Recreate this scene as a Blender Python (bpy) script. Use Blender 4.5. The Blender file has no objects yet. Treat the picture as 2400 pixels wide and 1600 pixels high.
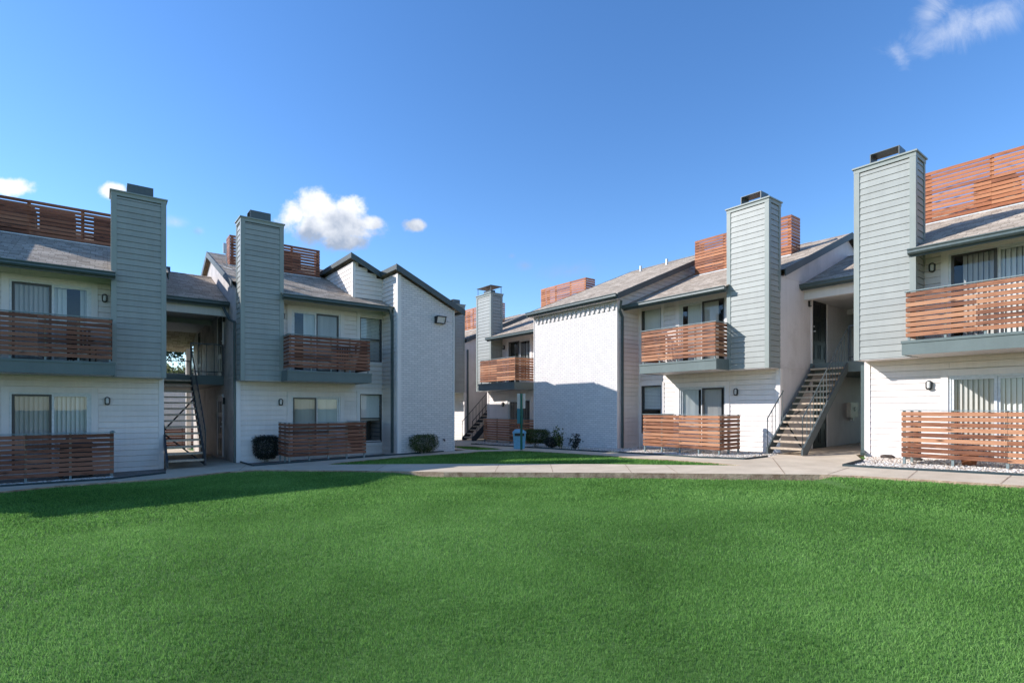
import bpy, math, random
import numpy as np
from mathutils import Vector, geometry
random.seed(7); RNG = np.random.default_rng(7)
sc = bpy.context.scene
COL = sc.collection
R_ = math.radians

# ------------------------------------------------------------------ survey
# X runs along the left facades, Y along the right facades, camera stands at 0,0,0
FW = (0.6110, 0.7917); RT = (0.7917, -0.6110); FOC = 1250.0; HZ = 957.0
def ray(px):
    u = (px - 1200.0) / FOC
    return FW[0] + RT[0]*u, FW[1] + RT[1]*u
GA, GX, GY = -1.236, 0.012, -0.024
def zg(x, y):
    xc = min(max(x, -25), 40); yc = min(max(y, -15), 60)
    dip = 0.26*math.exp(-((x-2.5)**2 + (y-2.5)**2)/(2*3.2**2))
    return GA + GX*xc + GY*yc - dip
def drop(x, y):
    t = x - y
    sm = lambda v: max(0.0, min(1.0, v))
    a = sm((t+6.2)/1.4); b = sm((6.5-t)/.35)
    return .052 + .075*(a*a*(3-2*a))*(b*b*(3-2*b))*sm((x+y-11.5)/3)
def gp(px, py):
    """a point of the survey plan on the ground"""
    dx, dy = ray(px)
    d = -GA/((py-HZ)/FOC + GX*dx + GY*dy)
    return (dx*d, dy*d)

# ------------------------------------------------------------------ materials
def new_mat(name):
    m = bpy.data.materials.new(name); m.use_nodes = True
    nt = m.node_tree; nt.nodes.clear()
    return m, nt, nt.nodes, nt.links
def nd(nodes, t, **kw):
    n = nodes.new(t)
    for k, v in kw.items():
        if k.startswith('i_'):
            key = k[2:]
            key = int(key) if key.isdigit() else key.replace('_', ' ')
            n.inputs[key].default_value = v
        else: setattr(n, k, v)
    return n
def c4(c): return (c[0], c[1], c[2], 1.0)
def ramp(nodes, stops):
    r = nodes.new('ShaderNodeValToRGB')
    while len(r.color_ramp.elements) < len(stops): r.color_ramp.elements.new(0.5)
    for e, (p, c) in zip(r.color_ramp.elements, stops):
        e.position = p; e.color = c4(c) if len(c) == 3 else c
    return r
def principled(nodes, links, color=None, rough=0.6, spec=0.3, metal=0.0, normal=None):
    b = nodes.new('ShaderNodeBsdfPrincipled'); o = nodes.new('ShaderNodeOutputMaterial')
    links.new(b.outputs[0], o.inputs[0])
    b.inputs['Roughness'].default_value = rough
    b.inputs['Metallic'].default_value = metal
    b.inputs['Specular IOR Level'].default_value = spec
    if color is not None:
        if hasattr(color, 'is_linked'): links.new(color, b.inputs['Base Color'])
        else: b.inputs['Base Color'].default_value = c4(color)
    if normal is not None: links.new(normal, b.inputs['Normal'])
    return b
def paint(name, c, var=0.10, rough=0.55, scale=2.0, bump=0.15, spec=0.3, dirt=None, grain=(4, 60)):
    m, nt, N, L = new_mat(name)
    tc = N.new('ShaderNodeTexCoord')
    n1 = nd(N, 'ShaderNodeTexNoise', i_Scale=scale, i_Detail=5.0, i_Roughness=0.6)
    L.new(tc.outputs['Object'], n1.inputs['Vector'])
    lo = tuple(x*(1-var) for x in c); hi = tuple(min(1, x*(1+var*0.6)) for x in c)
    r = ramp(N, [(0.3, lo), (0.72, hi)]); L.new(n1.outputs['Fac'], r.inputs[0])
    at = nd(N, 'ShaderNodeAttribute', attribute_name='rnd')
    mr = nd(N, 'ShaderNodeMapRange', i_3=0.95, i_4=1.04); L.new(at.outputs['Fac'], mr.inputs[0])
    mx = nd(N, 'ShaderNodeVectorMath', operation='SCALE'); L.new(r.outputs[0], mx.inputs[0]); L.new(mr.outputs[0], mx.inputs['Scale'])
    ms = nd(N, 'ShaderNodeMapping'); ms.inputs['Scale'].default_value = (5, 5, .35); L.new(tc.outputs['Object'], ms.inputs[0])
    ns = nd(N, 'ShaderNodeTexNoise', i_Scale=2.2, i_Detail=6.0, i_Roughness=.7); L.new(ms.outputs[0], ns.inputs['Vector'])
    mq = nd(N, 'ShaderNodeMapRange', i_1=.3, i_2=.75, i_3=1.03, i_4=.92); L.new(ns.outputs['Fac'], mq.inputs[0])
    mz = nd(N, 'ShaderNodeVectorMath', operation='SCALE'); L.new(mx.outputs[0], mz.inputs[0]); L.new(mq.outputs[0], mz.inputs['Scale'])
    col = mz.outputs[0]
    if dirt:
        n3 = nd(N, 'ShaderNodeTexNoise', i_Scale=1.1, i_Detail=8.0, i_Roughness=0.7); L.new(tc.outputs['Object'], n3.inputs['Vector'])
        rr = ramp(N, [(0.5, (0, 0, 0)), (0.68, (1, 1, 1))]); L.new(n3.outputs['Fac'], rr.inputs[0])
        sc_ = nd(N, 'ShaderNodeMath', operation='MULTIPLY', i_1=dirt[1]); L.new(rr.outputs[0], sc_.inputs[0])
        mm = nd(N, 'ShaderNodeMix', data_type='RGBA'); L.new(sc_.outputs[0], mm.inputs[0]); L.new(col, mm.inputs[6])
        mm.inputs[7].default_value = c4(dirt[0]); col = mm.outputs[2]
    mp = nd(N, 'ShaderNodeMapping'); mp.inputs['Scale'].default_value = (grain[0], grain[1], 1)
    L.new(tc.outputs['UV'], mp.inputs[0])
    n2 = nd(N, 'ShaderNodeTexNoise', i_Scale=1.5, i_Detail=4.0); L.new(mp.outputs[0], n2.inputs['Vector'])
    b = nd(N, 'ShaderNodeBump', i_Strength=bump, i_Distance=0.01); L.new(n2.outputs['Fac'], b.inputs['Height'])
    principled(N, L, col, rough, spec, 0, b.outputs[0])
    return m
def wood(name, dark, mid, light):
    m, nt, N, L = new_mat(name)
    tc = N.new('ShaderNodeTexCoord')
    at = nd(N, 'ShaderNodeAttribute', attribute_name='rnd')
    mp = nd(N, 'ShaderNodeMapping'); mp.inputs['Scale'].default_value = (1.6, 26, 1)
    L.new(tc.outputs['UV'], mp.inputs[0])
    n1 = nd(N, 'ShaderNodeTexNoise', i_Scale=1.6, i_Detail=6.0, i_Roughness=0.62, i_Distortion=1.2)
    L.new(mp.outputs[0], n1.inputs['Vector'])
    a = nd(N, 'ShaderNodeMath', operation='MULTIPLY_ADD', i_1=0.46, i_2=-0.23); L.new(at.outputs['Fac'], a.inputs[0])
    s = nd(N, 'ShaderNodeMath', operation='ADD'); L.new(n1.outputs['Fac'], s.inputs[0]); L.new(a.outputs[0], s.inputs[1])
    r = ramp(N, [(0.22, dark), (0.45, mid), (0.78, light)]); L.new(s.outputs[0], r.inputs[0])
    # knots
    mp2 = nd(N, 'ShaderNodeMapping'); mp2.inputs['Scale'].default_value = (2.2, 9, 1); L.new(tc.outputs['UV'], mp2.inputs[0])
    vo = nd(N, 'ShaderNodeTexVoronoi', i_Scale=1.0); L.new(mp2.outputs[0], vo.inputs['Vector'])
    kr = ramp(N, [(0.06, (1, 1, 1)), (0.20, (0, 0, 0))]); L.new(vo.outputs['Distance'], kr.inputs[0])
    mm = nd(N, 'ShaderNodeMix', data_type='RGBA'); L.new(kr.outputs[0], mm.inputs[0]); L.new(r.outputs[0], mm.inputs[6])
    mm.inputs[7].default_value = c4(tuple(x*0.45 for x in dark))
    b = nd(N, 'ShaderNodeBump', i_Strength=0.35, i_Distance=0.004); L.new(n1.outputs['Fac'], b.inputs['Height'])
    principled(N, L, mm.outputs[2], 0.62, 0.3, 0, b.outputs[0])
    return m
def brick_mat(name):
    m, nt, N, L = new_mat(name)
    tc = N.new('ShaderNodeTexCoord')
    wn = nd(N, 'ShaderNodeTexNoise', i_Scale=3.0, i_Detail=3.0); L.new(tc.outputs['UV'], wn.inputs['Vector'])
    wv = nd(N, 'ShaderNodeVectorMath', operation='SCALE'); wv.inputs['Scale'].default_value = 0.012; L.new(wn.outputs['Color'], wv.inputs[0])
    av = nd(N, 'ShaderNodeVectorMath', operation='ADD'); L.new(tc.outputs['UV'], av.inputs[0]); L.new(wv.outputs[0], av.inputs[1])
    bt = nd(N, 'ShaderNodeTexBrick', i_Scale=1.0)
    bt.inputs['Brick Width'].default_value = 0.215; bt.inputs['Row Height'].default_value = 0.075
    bt.inputs['Mortar Size'].default_value = 0.0085; bt.inputs['Mortar Smooth'].default_value = 0.35
    bt.inputs['Color1'].default_value = (0.76, 0.695, 0.65, 1); bt.inputs['Color2'].default_value = (0.67, 0.61, 0.57, 1)
    bt.inputs['Mortar'].default_value = (0.45, 0.42, 0.41, 1)
    L.new(av.outputs[0], bt.inputs['Vector'])
    n1 = nd(N, 'ShaderNodeTexNoise', i_Scale=9.0, i_Detail=6.0, i_Roughness=0.65); L.new(tc.outputs['UV'], n1.inputs['Vector'])
    r1 = ramp(N, [(0.62, (0, 0, 0)), (0.75, (1, 1, 1))]); L.new(n1.outputs['Fac'], r1.inputs[0])
    sm = nd(N, 'ShaderNodeMath', operation='MULTIPLY', i_1=0.35); L.new(r1.outputs[0], sm.inputs[0])
    mm = nd(N, 'ShaderNodeMix', data_type='RGBA'); L.new(sm.outputs[0], mm.inputs[0]); L.new(bt.outputs['Color'], mm.inputs[6]); mm.inputs[7].default_value = (0.5, 0.44, 0.42, 1)
    n2 = nd(N, 'ShaderNodeTexNoise', i_Scale=34.0, i_Detail=4.0); L.new(tc.outputs['UV'], n2.inputs['Vector'])
    h1 = nd(N, 'ShaderNodeMath', operation='MULTIPLY_ADD', i_1=-1.0); L.new(bt.outputs['Fac'], h1.inputs[0])
    h2 = nd(N, 'ShaderNodeMath', operation='MULTIPLY', i_1=0.35); L.new(n2.outputs['Fac'], h2.inputs[0]); L.new(h2.outputs[0], h1.inputs[2])
    b = nd(N, 'ShaderNodeBump', i_Strength=0.65, i_Distance=0.010); L.new(h1.outputs[0], b.inputs['Height'])
    principled(N, L, mm.outputs[2], 0.6, 0.3, 0, b.outputs[0])
    return m
def shingle_mat(name):
    m, nt, N, L = new_mat(name)
    tc = N.new('ShaderNodeTexCoord')
    wn = nd(N, 'ShaderNodeTexNoise', i_Scale=2.5, i_Detail=3.0); L.new(tc.outputs['UV'], wn.inputs['Vector'])
    wv = nd(N, 'ShaderNodeVectorMath', operation='SCALE'); wv.inputs['Scale'].default_value = 0.05; L.new(wn.outputs['Color'], wv.inputs[0])
    av = nd(N, 'ShaderNodeVectorMath', operation='ADD'); L.new(tc.outputs['UV'], av.inputs[0]); L.new(wv.outputs[0], av.inputs[1])
    bt = nd(N, 'ShaderNodeTexBrick', i_Scale=1.0)
    bt.offset = 0.37; bt.offset_frequency = 2; bt.squash = 0.7; bt.squash_frequency = 3
    bt.inputs['Brick Width'].default_value = 0.27; bt.inputs['Row Height'].default_value = 0.135
    bt.inputs['Mortar Size'].default_value = 0.006; bt.inputs['Mortar Smooth'].default_value = 0.4
    bt.inputs['Color1'].default_value = (0.56, 0.46, 0.355, 1); bt.inputs['Color2'].default_value = (0.325, 0.255, 0.19, 1)
    bt.inputs['Mortar'].default_value = (0.13, 0.105, 0.085, 1)
    L.new(av.outputs[0], bt.inputs['Vector'])
    n1 = nd(N, 'ShaderNodeTexNoise', i_Scale=60.0, i_Detail=3.0); L.new(tc.outputs['UV'], n1.inputs['Vector'])
    r1 = nd(N, 'ShaderNodeMapRange', i_3=0.72, i_4=1.28); L.new(n1.outputs['Fac'], r1.inputs[0])
    n3 = nd(N, 'ShaderNodeTexNoise', i_Scale=0.9, i_Detail=4.0); L.new(tc.outputs['UV'], n3.inputs['Vector'])
    r3 = nd(N, 'ShaderNodeMapRange', i_3=0.8, i_4=1.2); L.new(n3.outputs['Fac'], r3.inputs[0])
    pr = nd(N, 'ShaderNodeMath', operation='MULTIPLY'); L.new(r1.outputs[0], pr.inputs[0]); L.new(r3.outputs[0], pr.inputs[1])
    sv = nd(N, 'ShaderNodeVectorMath', operation='SCALE'); L.new(bt.outputs['Color'], sv.inputs[0]); L.new(pr.outputs[0], sv.inputs['Scale'])
    h1 = nd(N, 'ShaderNodeMath', operation='MULTIPLY_ADD', i_1=-1.0); L.new(bt.outputs['Fac'], h1.inputs[0]); L.new(n1.outputs['Fac'], h1.inputs[2])
    b = nd(N, 'ShaderNodeBump', i_Strength=0.7, i_Distance=0.012); L.new(h1.outputs[0], b.inputs['Height'])
    principled(N, L, sv.outputs[0], 0.9, 0.15, 0, b.outputs[0])
    return m
def noise_mat(name, stops, scale, rough=0.85, bump=0.3, bscale=60, dist=0.01, spec=0.2, scale2=None, coord='Object'):
    m, nt, N, L = new_mat(name)
    tc = N.new('ShaderNodeTexCoord')
    n1 = nd(N, 'ShaderNodeTexNoise', i_Scale=scale, i_Detail=8.0, i_Roughness=0.65); L.new(tc.outputs[coord], n1.inputs['Vector'])
    r = ramp(N, stops); L.new(n1.outputs['Fac'], r.inputs[0])
    col = r.outputs[0]
    n2 = nd(N, 'ShaderNodeTexNoise', i_Scale=bscale, i_Detail=4.0); L.new(tc.outputs[coord], n2.inputs['Vector'])
    mr = nd(N, 'ShaderNodeMapRange', i_3=0.8, i_4=1.2); L.new(n2.outputs['Fac'], mr.inputs[0])
    sv = nd(N, 'ShaderNodeVectorMath', operation='SCALE'); L.new(col, sv.inputs[0]); L.new(mr.outputs[0], sv.inputs['Scale'])
    col = sv.outputs[0]
    if scale2:
        n3 = nd(N, 'ShaderNodeTexNoise', i_Scale=scale2, i_Detail=5.0); L.new(tc.outputs[coord], n3.inputs['Vector'])
        m3 = nd(N, 'ShaderNodeMapRange', i_3=0.72, i_4=1.28); L.new(n3.outputs['Fac'], m3.inputs[0])
        s3 = nd(N, 'ShaderNodeVectorMath', operation='SCALE'); L.new(col, s3.inputs[0]); L.new(m3.outputs[0], s3.inputs['Scale'])
        col = s3.outputs[0]
    b = nd(N, 'ShaderNodeBump', i_Strength=bump, i_Distance=dist); L.new(n2.outputs['Fac'], b.inputs['Height'])
    principled(N, L, col, rough, spec, 0, b.outputs[0])
    return m
def flat(name, c, rough=0.5, metal=0.0, spec=0.4):
    m, nt, N, L = new_mat(name)
    tc = N.new('ShaderNodeTexCoord')
    n1 = nd(N, 'ShaderNodeTexNoise', i_Scale=14.0, i_Detail=4.0); L.new(tc.outputs['Object'], n1.inputs['Vector'])
    r = ramp(N, [(0.3, tuple(x*0.88 for x in c)), (0.7, tuple(min(1, x*1.08) for x in c))]); L.new(n1.outputs['Fac'], r.inputs[0])
    mr = nd(N, 'ShaderNodeMapRange', i_3=rough*0.85, i_4=min(1, rough*1.2)); L.new(n1.outputs['Fac'], mr.inputs[0])
    p = principled(N, L, r.outputs[0], rough, spec, metal); L.new(mr.outputs[0], p.inputs['Roughness'])
    return m
def glass_mat(name, tint, base):
    m, nt, N, L = new_mat(name)
    o = N.new('ShaderNodeOutputMaterial')
    t = nd(N, 'ShaderNodeBsdfTransparent'); t.inputs[0].default_value = c4(tint)
    g = nd(N, 'ShaderNodeBsdfGlossy'); g.inputs['Roughness'].default_value = 0.02; g.inputs[0].default_value = (0.9, 0.95, 1, 1)
    fr = nd(N, 'ShaderNodeFresnel', i_IOR=1.5)
    ge = N.new('ShaderNodeNewGeometry'); io = nd(N, 'ShaderNodeMapRange', i_3=1.5, i_4=1/1.5)
    L.new(ge.outputs['Backfacing'], io.inputs[0]); L.new(io.outputs[0], fr.inputs['IOR'])
    ad = nd(N, 'ShaderNodeMath', operation='ADD', i_1=base, use_clamp=True); L.new(fr.outputs[0], ad.inputs[0])
    tc = N.new('ShaderNodeTexCoord')
    n = nd(N, 'ShaderNodeTexNoise', i_Scale=1.3); L.new(tc.outputs['Object'], n.inputs['Vector'])
    b = nd(N, 'ShaderNodeBump', i_Strength=0.03, i_Distance=0.02); L.new(n.outputs['Fac'], b.inputs['Height']); L.new(b.outputs[0], g.inputs['Normal'])
    mx = N.new('ShaderNodeMixShader'); L.new(ad.outputs[0], mx.inputs[0]); L.new(t.outputs[0], mx.inputs[1]); L.new(g.outputs[0], mx.inputs[2])
    L.new(mx.outputs[0], o.inputs[0])
    return m
def leaf_mat(name, c1, c2, c3, trans=0.35, big=0.8, amp=.55, spec=.25):
    m, nt, N, L = new_mat(name)
    at = nd(N, 'ShaderNodeAttribute', attribute_name='rnd')
    tc = N.new('ShaderNodeTexCoord')
    n1 = nd(N, 'ShaderNodeTexNoise', i_Scale=big, i_Detail=5.0, i_Roughness=0.6); L.new(tc.outputs['Object'], n1.inputs['Vector'])
    a = nd(N, 'ShaderNodeMath', operation='MULTIPLY_ADD', i_1=amp, i_2=-amp/2); L.new(at.outputs['Fac'], a.inputs[0])
    s = nd(N, 'ShaderNodeMath', operation='ADD'); L.new(n1.outputs['Fac'], s.inputs[0]); L.new(a.outputs[0], s.inputs[1])
    r = ramp(N, [(0.2, c1), (0.5, c2), (0.82, c3)]); L.new(s.outputs[0], r.inputs[0])
    d = nd(N, 'ShaderNodeBsdfPrincipled'); d.inputs['Roughness'].default_value = 0.55; d.inputs['Specular IOR Level'].default_value = spec
    L.new(r.outputs[0], d.inputs['Base Color'])
    t = N.new('ShaderNodeBsdfTranslucent'); L.new(r.outputs[0], t.inputs[0])
    mx = N.new('ShaderNodeMixShader'); mx.inputs[0].default_value = trans
    L.new(d.outputs[0], mx.inputs[1]); L.new(t.outputs[0], mx.inputs[2])
    o = N.new('ShaderNodeOutputMaterial'); L.new(mx.outputs[0], o.inputs[0])
    return m

M = {}
M['siding'] = paint('painted_siding', (0.80, 0.715, 0.655), var=0.06, bump=0.12)
M['trim'] = paint('painted_trim', (0.80, 0.73, 0.68), var=0.04, bump=0.05)
M['soffit'] = paint('soffit_paint', (0.70, 0.655, 0.62), var=0.04, bump=0.05)
M['green'] = paint('sage_siding', (0.32, 0.325, 0.295), var=0.08, bump=0.16, rough=0.45)
M['greentrim'] = paint('sage_trim', (0.285, 0.305, 0.275), var=0.07, bump=0.05, rough=0.45)
M['fascia'] = paint('fascia_paint', (0.135, 0.165, 0.155), var=0.1, bump=0.2, rough=0.5)
M['gutter'] = flat('gutter_metal', (0.07, 0.095, 0.09), 0.35, 0.0, 0.5)
M['rake'] = paint('rake_paint', (0.085, 0.10, 0.10), var=0.12, bump=0.1)
M['stucco'] = paint('stucco_panel', (0.66, 0.60, 0.57), var=0.06, scale=1.3, bump=0.35, grain=(14, 14), dirt=((0.42, 0.36, 0.32), 0.35))
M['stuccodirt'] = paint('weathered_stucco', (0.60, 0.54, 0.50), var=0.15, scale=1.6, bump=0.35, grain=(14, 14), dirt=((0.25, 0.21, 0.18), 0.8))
M['brick'] = brick_mat('white_painted_brick')
M['roof'] = shingle_mat('shingles')
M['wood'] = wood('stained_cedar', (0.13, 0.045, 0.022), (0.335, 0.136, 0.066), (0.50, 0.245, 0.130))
M['woodL'] = wood('dark_cedar', (0.065, 0.022, 0.011), (0.185, 0.066, 0.035), (0.31, 0.135, 0.080))  # darker, redder cedar tone for the left block's boards
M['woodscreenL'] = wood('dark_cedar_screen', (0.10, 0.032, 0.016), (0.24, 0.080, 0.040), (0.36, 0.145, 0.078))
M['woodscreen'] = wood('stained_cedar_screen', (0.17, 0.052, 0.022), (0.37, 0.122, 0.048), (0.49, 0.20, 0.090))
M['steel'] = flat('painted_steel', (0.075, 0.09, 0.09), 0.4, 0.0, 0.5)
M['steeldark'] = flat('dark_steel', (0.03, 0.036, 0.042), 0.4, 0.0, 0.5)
M['post'] = flat('rail_post_paint', (0.20, 0.24, 0.235), 0.45)
M['tread'] = noise_mat('concrete_tread', [(0.3, (0.36, 0.27, 0.19)), (0.7, (0.58, 0.46, 0.34))], 18, bump=0.4)
M['concrete'] = noise_mat('sidewalk_concrete', [(0.3, (0.50, 0.40, 0.285)), (0.7, (0.65, 0.53, 0.39))], 1.6, bump=0.25, bscale=90, scale2=0.35)
M['kerb'] = noise_mat('old_kerb_concrete', [(0.35, (0.24, 0.15, 0.095)), (0.65, (0.50, 0.36, 0.25))], 5, bump=0.6, bscale=40, dist=0.02)
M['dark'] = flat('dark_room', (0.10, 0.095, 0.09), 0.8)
M['blind'] = paint('blind_fabric', (0.80, 0.78, 0.74), var=0.06, bump=0.05, rough=0.6)
M['alu'] = flat('white_aluminium', (0.66, 0.66, 0.65), 0.35)
M['bronze'] = flat('bronze_frame', (0.065, 0.062, 0.06), 0.35)
M['screenmesh'] = glass_mat('insect_screen_glass', (0.76, 0.76, 0.75), 0.0)
M['glass'] = glass_mat('window_glass', (0.90, 0.93, 0.93), 0.01)
M['door'] = flat('black_door_paint', (0.012, 0.013, 0.014), 0.35)
M['lampblack'] = flat('lamp_metal', (0.02, 0.02, 0.02), 0.4)
M['lens'] = flat('lamp_lens', (0.62, 0.60, 0.56), 0.3)
M['boxcream'] = flat('cream_metal_box', (0.62, 0.56, 0.47), 0.4)
M['acmetal'] = flat('condenser_metal', (0.33, 0.31, 0.28), 0.5)
M['galv'] = flat('galvanised_metal', (0.55, 0.55, 0.54), 0.4, 0.3)
M['stone'] = None
M['grass_ground'] = noise_mat('lawn_ground', [(0.3, (0.07, 0.14, 0.033)), (0.7, (0.115, 0.21, 0.052))], 3.0, bump=0.6, bscale=70, dist=0.02, scale2=0.5)
M['soil'] = noise_mat('bed_soil', [(0.3, (0.16, 0.13, 0.11)), (0.7, (0.36, 0.32, 0.28))], 14, bump=0.6, bscale=60)
M['edging'] = flat('steel_edging', (0.02, 0.04, 0.045), 0.6)
M['bluegreen'] = flat('green_post', (0.012, 0.12, 0.075), 0.4)
M['bin'] = flat('blue_bin_plastic', (0.14, 0.33, 0.45), 0.45)
M['signcream'] = flat('sign_panel_back', (0.60, 0.52, 0.44), 0.5)
M['boxteal'] = flat('teal_dispenser', (0.015, 0.15, 0.18), 0.4)
M['boxrust'] = flat('rust_panel', (0.22, 0.07, 0.035), 0.6)
M['bark'] = noise_mat('bark', [(0.3, (0.10, 0.075, 0.055)), (0.7, (0.22, 0.18, 0.14))], 12, bump=0.7)
M['stem'] = noise_mat('pale_stems', [(0.3, (0.30, 0.25, 0.20)), (0.7, (0.50, 0.44, 0.37))], 12, bump=0.4)
M['leafdark'] = leaf_mat('dark_leaves', (0.008, 0.012, 0.012), (0.020, 0.032, 0.022), (0.06, 0.055, 0.045), 0.15, 9)
M['leafgreen'] = leaf_mat('hedge_leaves', (0.016, 0.032, 0.008), (0.055, 0.085, 0.020), (0.17, 0.19, 0.055), 0.3, 5)
M['leaftree'] = leaf_mat('tree_leaves', (0.015, 0.030, 0.018), (0.045, 0.075, 0.040), (0.11, 0.15, 0.075), 0.35, 1.0)
M['leafyellow'] = leaf_mat('shrub_leaves', (0.06, 0.07, 0.025), (0.15, 0.16, 0.06), (0.28, 0.27, 0.11), 0.35, 0.8)
M['blade'] = leaf_mat('grass_blades', (0.075, 0.165, 0.034), (0.160, 0.335, 0.070), (0.29, 0.49, 0.14), 0.45, .45, .45, .08)
M['patio'] = flat('black_patio_metal', (0.015, 0.015, 0.016), 0.45)
M['cover'] = flat('grey_grill_cover', (0.05, 0.045, 0.042), 0.7)
M['pot'] = flat('terracotta', (0.35, 0.13, 0.06), 0.8)
M['rock'] = noise_mat('dark_rock', [(0.3, (0.035, 0.028, 0.024)), (0.7, (0.11, 0.085, 0.07))], 8, bump=0.6, bscale=25)

def stone_mat():
    m, nt, N, L = new_mat('gravel_stone')
    at = nd(N, 'ShaderNodeAttribute', attribute_name='rnd')
    r = ramp(N, [(0.0, (0.20, 0.14, 0.10)), (0.16, (0.42, 0.32, 0.24)), (0.5, (0.66, 0.57, 0.46)), (0.85, (0.78, 0.73, 0.65)), (1.0, (0.40, 0.38, 0.36))])
    L.new(at.outputs['Fac'], r.inputs[0])
    principled(N, L, r.outputs[0], 0.75, 0.25)
    return m
M['stone'] = stone_mat()

# ------------------------------------------------------------------ mesh building
WORLD = {}
class Frame:
    """local s (along), n (outwards), z -> world"""
    def __init__(s, ox, oy, sd, ndv): s.o = (ox, oy); s.sd = sd; s.nd = ndv
    def P(f, s, n, z): return (f.o[0] + f.sd[0]*s + f.nd[0]*n, f.o[1] + f.sd[1]*s + f.nd[1]*n, z)
W = Frame(0, 0, (1, 0), (0, 1))
class MB:
    def __init__(s): s.v = []; s.f = []; s.uv = []; s.r = []; s.smooth = False
    def face(m, pts, uv=None, r=None):
        i = len(m.v); m.v.extend(pts); m.f.append(tuple(range(i, i+len(pts))))
        if uv is None:
            a, b, d = Vector(pts[0]), Vector(pts[1]), Vector(pts[-1])
            e1 = (b-a).length; e2 = (d-a).length
            uv = [(0, 0), (e1, 0), (e1, e2), (0, e2)] if len(pts) == 4 else [(p[0]+p[1], p[2]) for p in pts]
        m.uv.append(uv); m.r.append(random.random() if r is None else r)
    def box(m, F, s0, s1, n0, n1, z0, z1, grain=False):
        r = random.random(); ou, ov = random.random()*40, random.random()*40
        P = F.P
        c = [P(s0,n0,z0),P(s1,n0,z0),P(s1,n1,z0),P(s0,n1,z0),P(s0,n0,z1),P(s1,n0,z1),P(s1,n1,z1),P(s0,n1,z1)]
        ds, dn, dz = abs(s1-s0), abs(n1-n0), abs(z1-z0)
        for idx, a, b in (((0,3,2,1), dn, ds), ((4,5,6,7), ds, dn), ((0,1,5,4), ds, dz), ((2,3,7,6), ds, dz), ((1,2,6,5), dn, dz), ((3,0,4,7), dn, dz)):
            if grain:
                uv = [(ou, ov), (ou+a, ov), (ou+a, ov+b), (ou, ov+b)]
                if b > a: uv = [(ou, ov), (ou, ov+a), (ou+b, ov+a), (ou+b, ov)]
            else:
                uv = [(c[i][0]+c[i][1], c[i][2]) for i in idx]
                if idx[:2] in ((0,3), (4,5)): uv = [(c[i][0], c[i][1]) for i in idx]
            m.face([c[i] for i in idx], uv, r)
    def prism(m, pts, off, r=None):
        """closed polygon pts extruded by vector off"""
        r = random.random() if r is None else r
        q = [(p[0]+off[0], p[1]+off[1], p[2]+off[2]) for p in pts]
        uvf = lambda p: (p[0]+p[1], p[2])
        m.face(list(pts), [uvf(p) for p in pts], r); m.face(q[::-1], [uvf(p) for p in q[::-1]], r)
        n = len(pts)
        for i in range(n):
            j = (i+1) % n
            m.face([pts[i], q[i], q[j], pts[j]], None, r)
    def bar(m, a, b, w, h=None, up=(0, 0, 1), r=None):
        h = h or w
        a = Vector(a); b = Vector(b); d = (b-a)
        if d.length < 1e-6: return
        d.normalize(); u = Vector(up)
        if abs(d.dot(u)) > 0.95: u = Vector((1, 0, 0))
        s = d.cross(u).normalized(); t = s.cross(d).normalized()
        r = random.random() if r is None else r
        c = []
        for p in (a, b):
            for (x, y) in ((-1,-1),(1,-1),(1,1),(-1,1)): c.append(tuple(p + s*(x*w/2) + t*(y*h/2)))
        for idx in ((0,1,2,3),(7,6,5,4),(0,4,5,1),(1,5,6,2),(2,6,7,3),(3,7,4,0)): m.face([c[i] for i in idx], None, r)
    def tube(m, pts, rad, seg=8, cap=True):
        rings = []
        P = [Vector(p) for p in pts]; rr = random.random()
        rads = rad if isinstance(rad, (list, tuple)) else [rad]*len(P)
        for i, p in enumerate(P):
            d = (P[min(i+1, len(P)-1)] - P[max(i-1, 0)]).normalized()
            u = Vector((0, 0, 1)) if abs(d.z) < 0.9 else Vector((1, 0, 0))
            s = d.cross(u).normalized(); t = s.cross(d)
            rings.append([tuple(p + (s*math.cos(2*math.pi*k/seg) + t*math.sin(2*math.pi*k/seg))*rads[i]) for k in range(seg)])
        for i in range(len(rings)-1):
            for k in range(seg):
                j = (k+1) % seg
                m.face([rings[i][k], rings[i][j], rings[i+1][j], rings[i+1][k]], None, rr)
        if cap:
            m.face(rings[0][::-1], [(0, 0)]*seg, rr); m.face(rings[-1], [(0, 0)]*seg, rr)
    def build(m, name, mat, parent=None, origin=None):
        if not m.v: return None
        me = bpy.data.meshes.new(name)
        V = np.array(m.v, dtype=np.float64)
        if origin is None:
            lo = V.min(0); hi = V.max(0); origin = ((lo[0]+hi[0])/2, (lo[1]+hi[1])/2, lo[2])
        Vl = V - np.array(origin)
        me.from_pydata(Vl.tolist(), [], m.f)
        uvl = me.uv_layers.new(name='UVMap')
        flatuv = [c for f in m.uv for p in f for c in p]
        uvl.data.foreach_set('uv', flatuv)
        at = me.attributes.new('rnd', 'FLOAT', 'FACE'); at.data.foreach_set('value', m.r)
        me.materials.append(mat)
        if m.smooth: me.polygons.foreach_set('use_smooth', [True]*len(me.polygons))
        me.update()
        o = bpy.data.objects.new(name, me); COL.objects.link(o)
        WORLD[o.name] = origin
        if parent is not None:
            po = WORLD[parent.name]; o.parent = parent
            o.location = (origin[0]-po[0], origin[1]-po[1], origin[2]-po[2])
        else: o.location = origin
        return o
def empty(name, loc):
    o = bpy.data.objects.new(name, None); COL.objects.link(o); o.location = loc; o.empty_display_size = 0.3
    WORLD[o.name] = tuple(loc); return o
def tag(o, label=None, cat=None, group=None, kind=None):
    if label: o['label'] = label
    if cat: o['category'] = cat
    if group: o['group'] = group
    if kind: o['kind'] = kind
    return o
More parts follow.
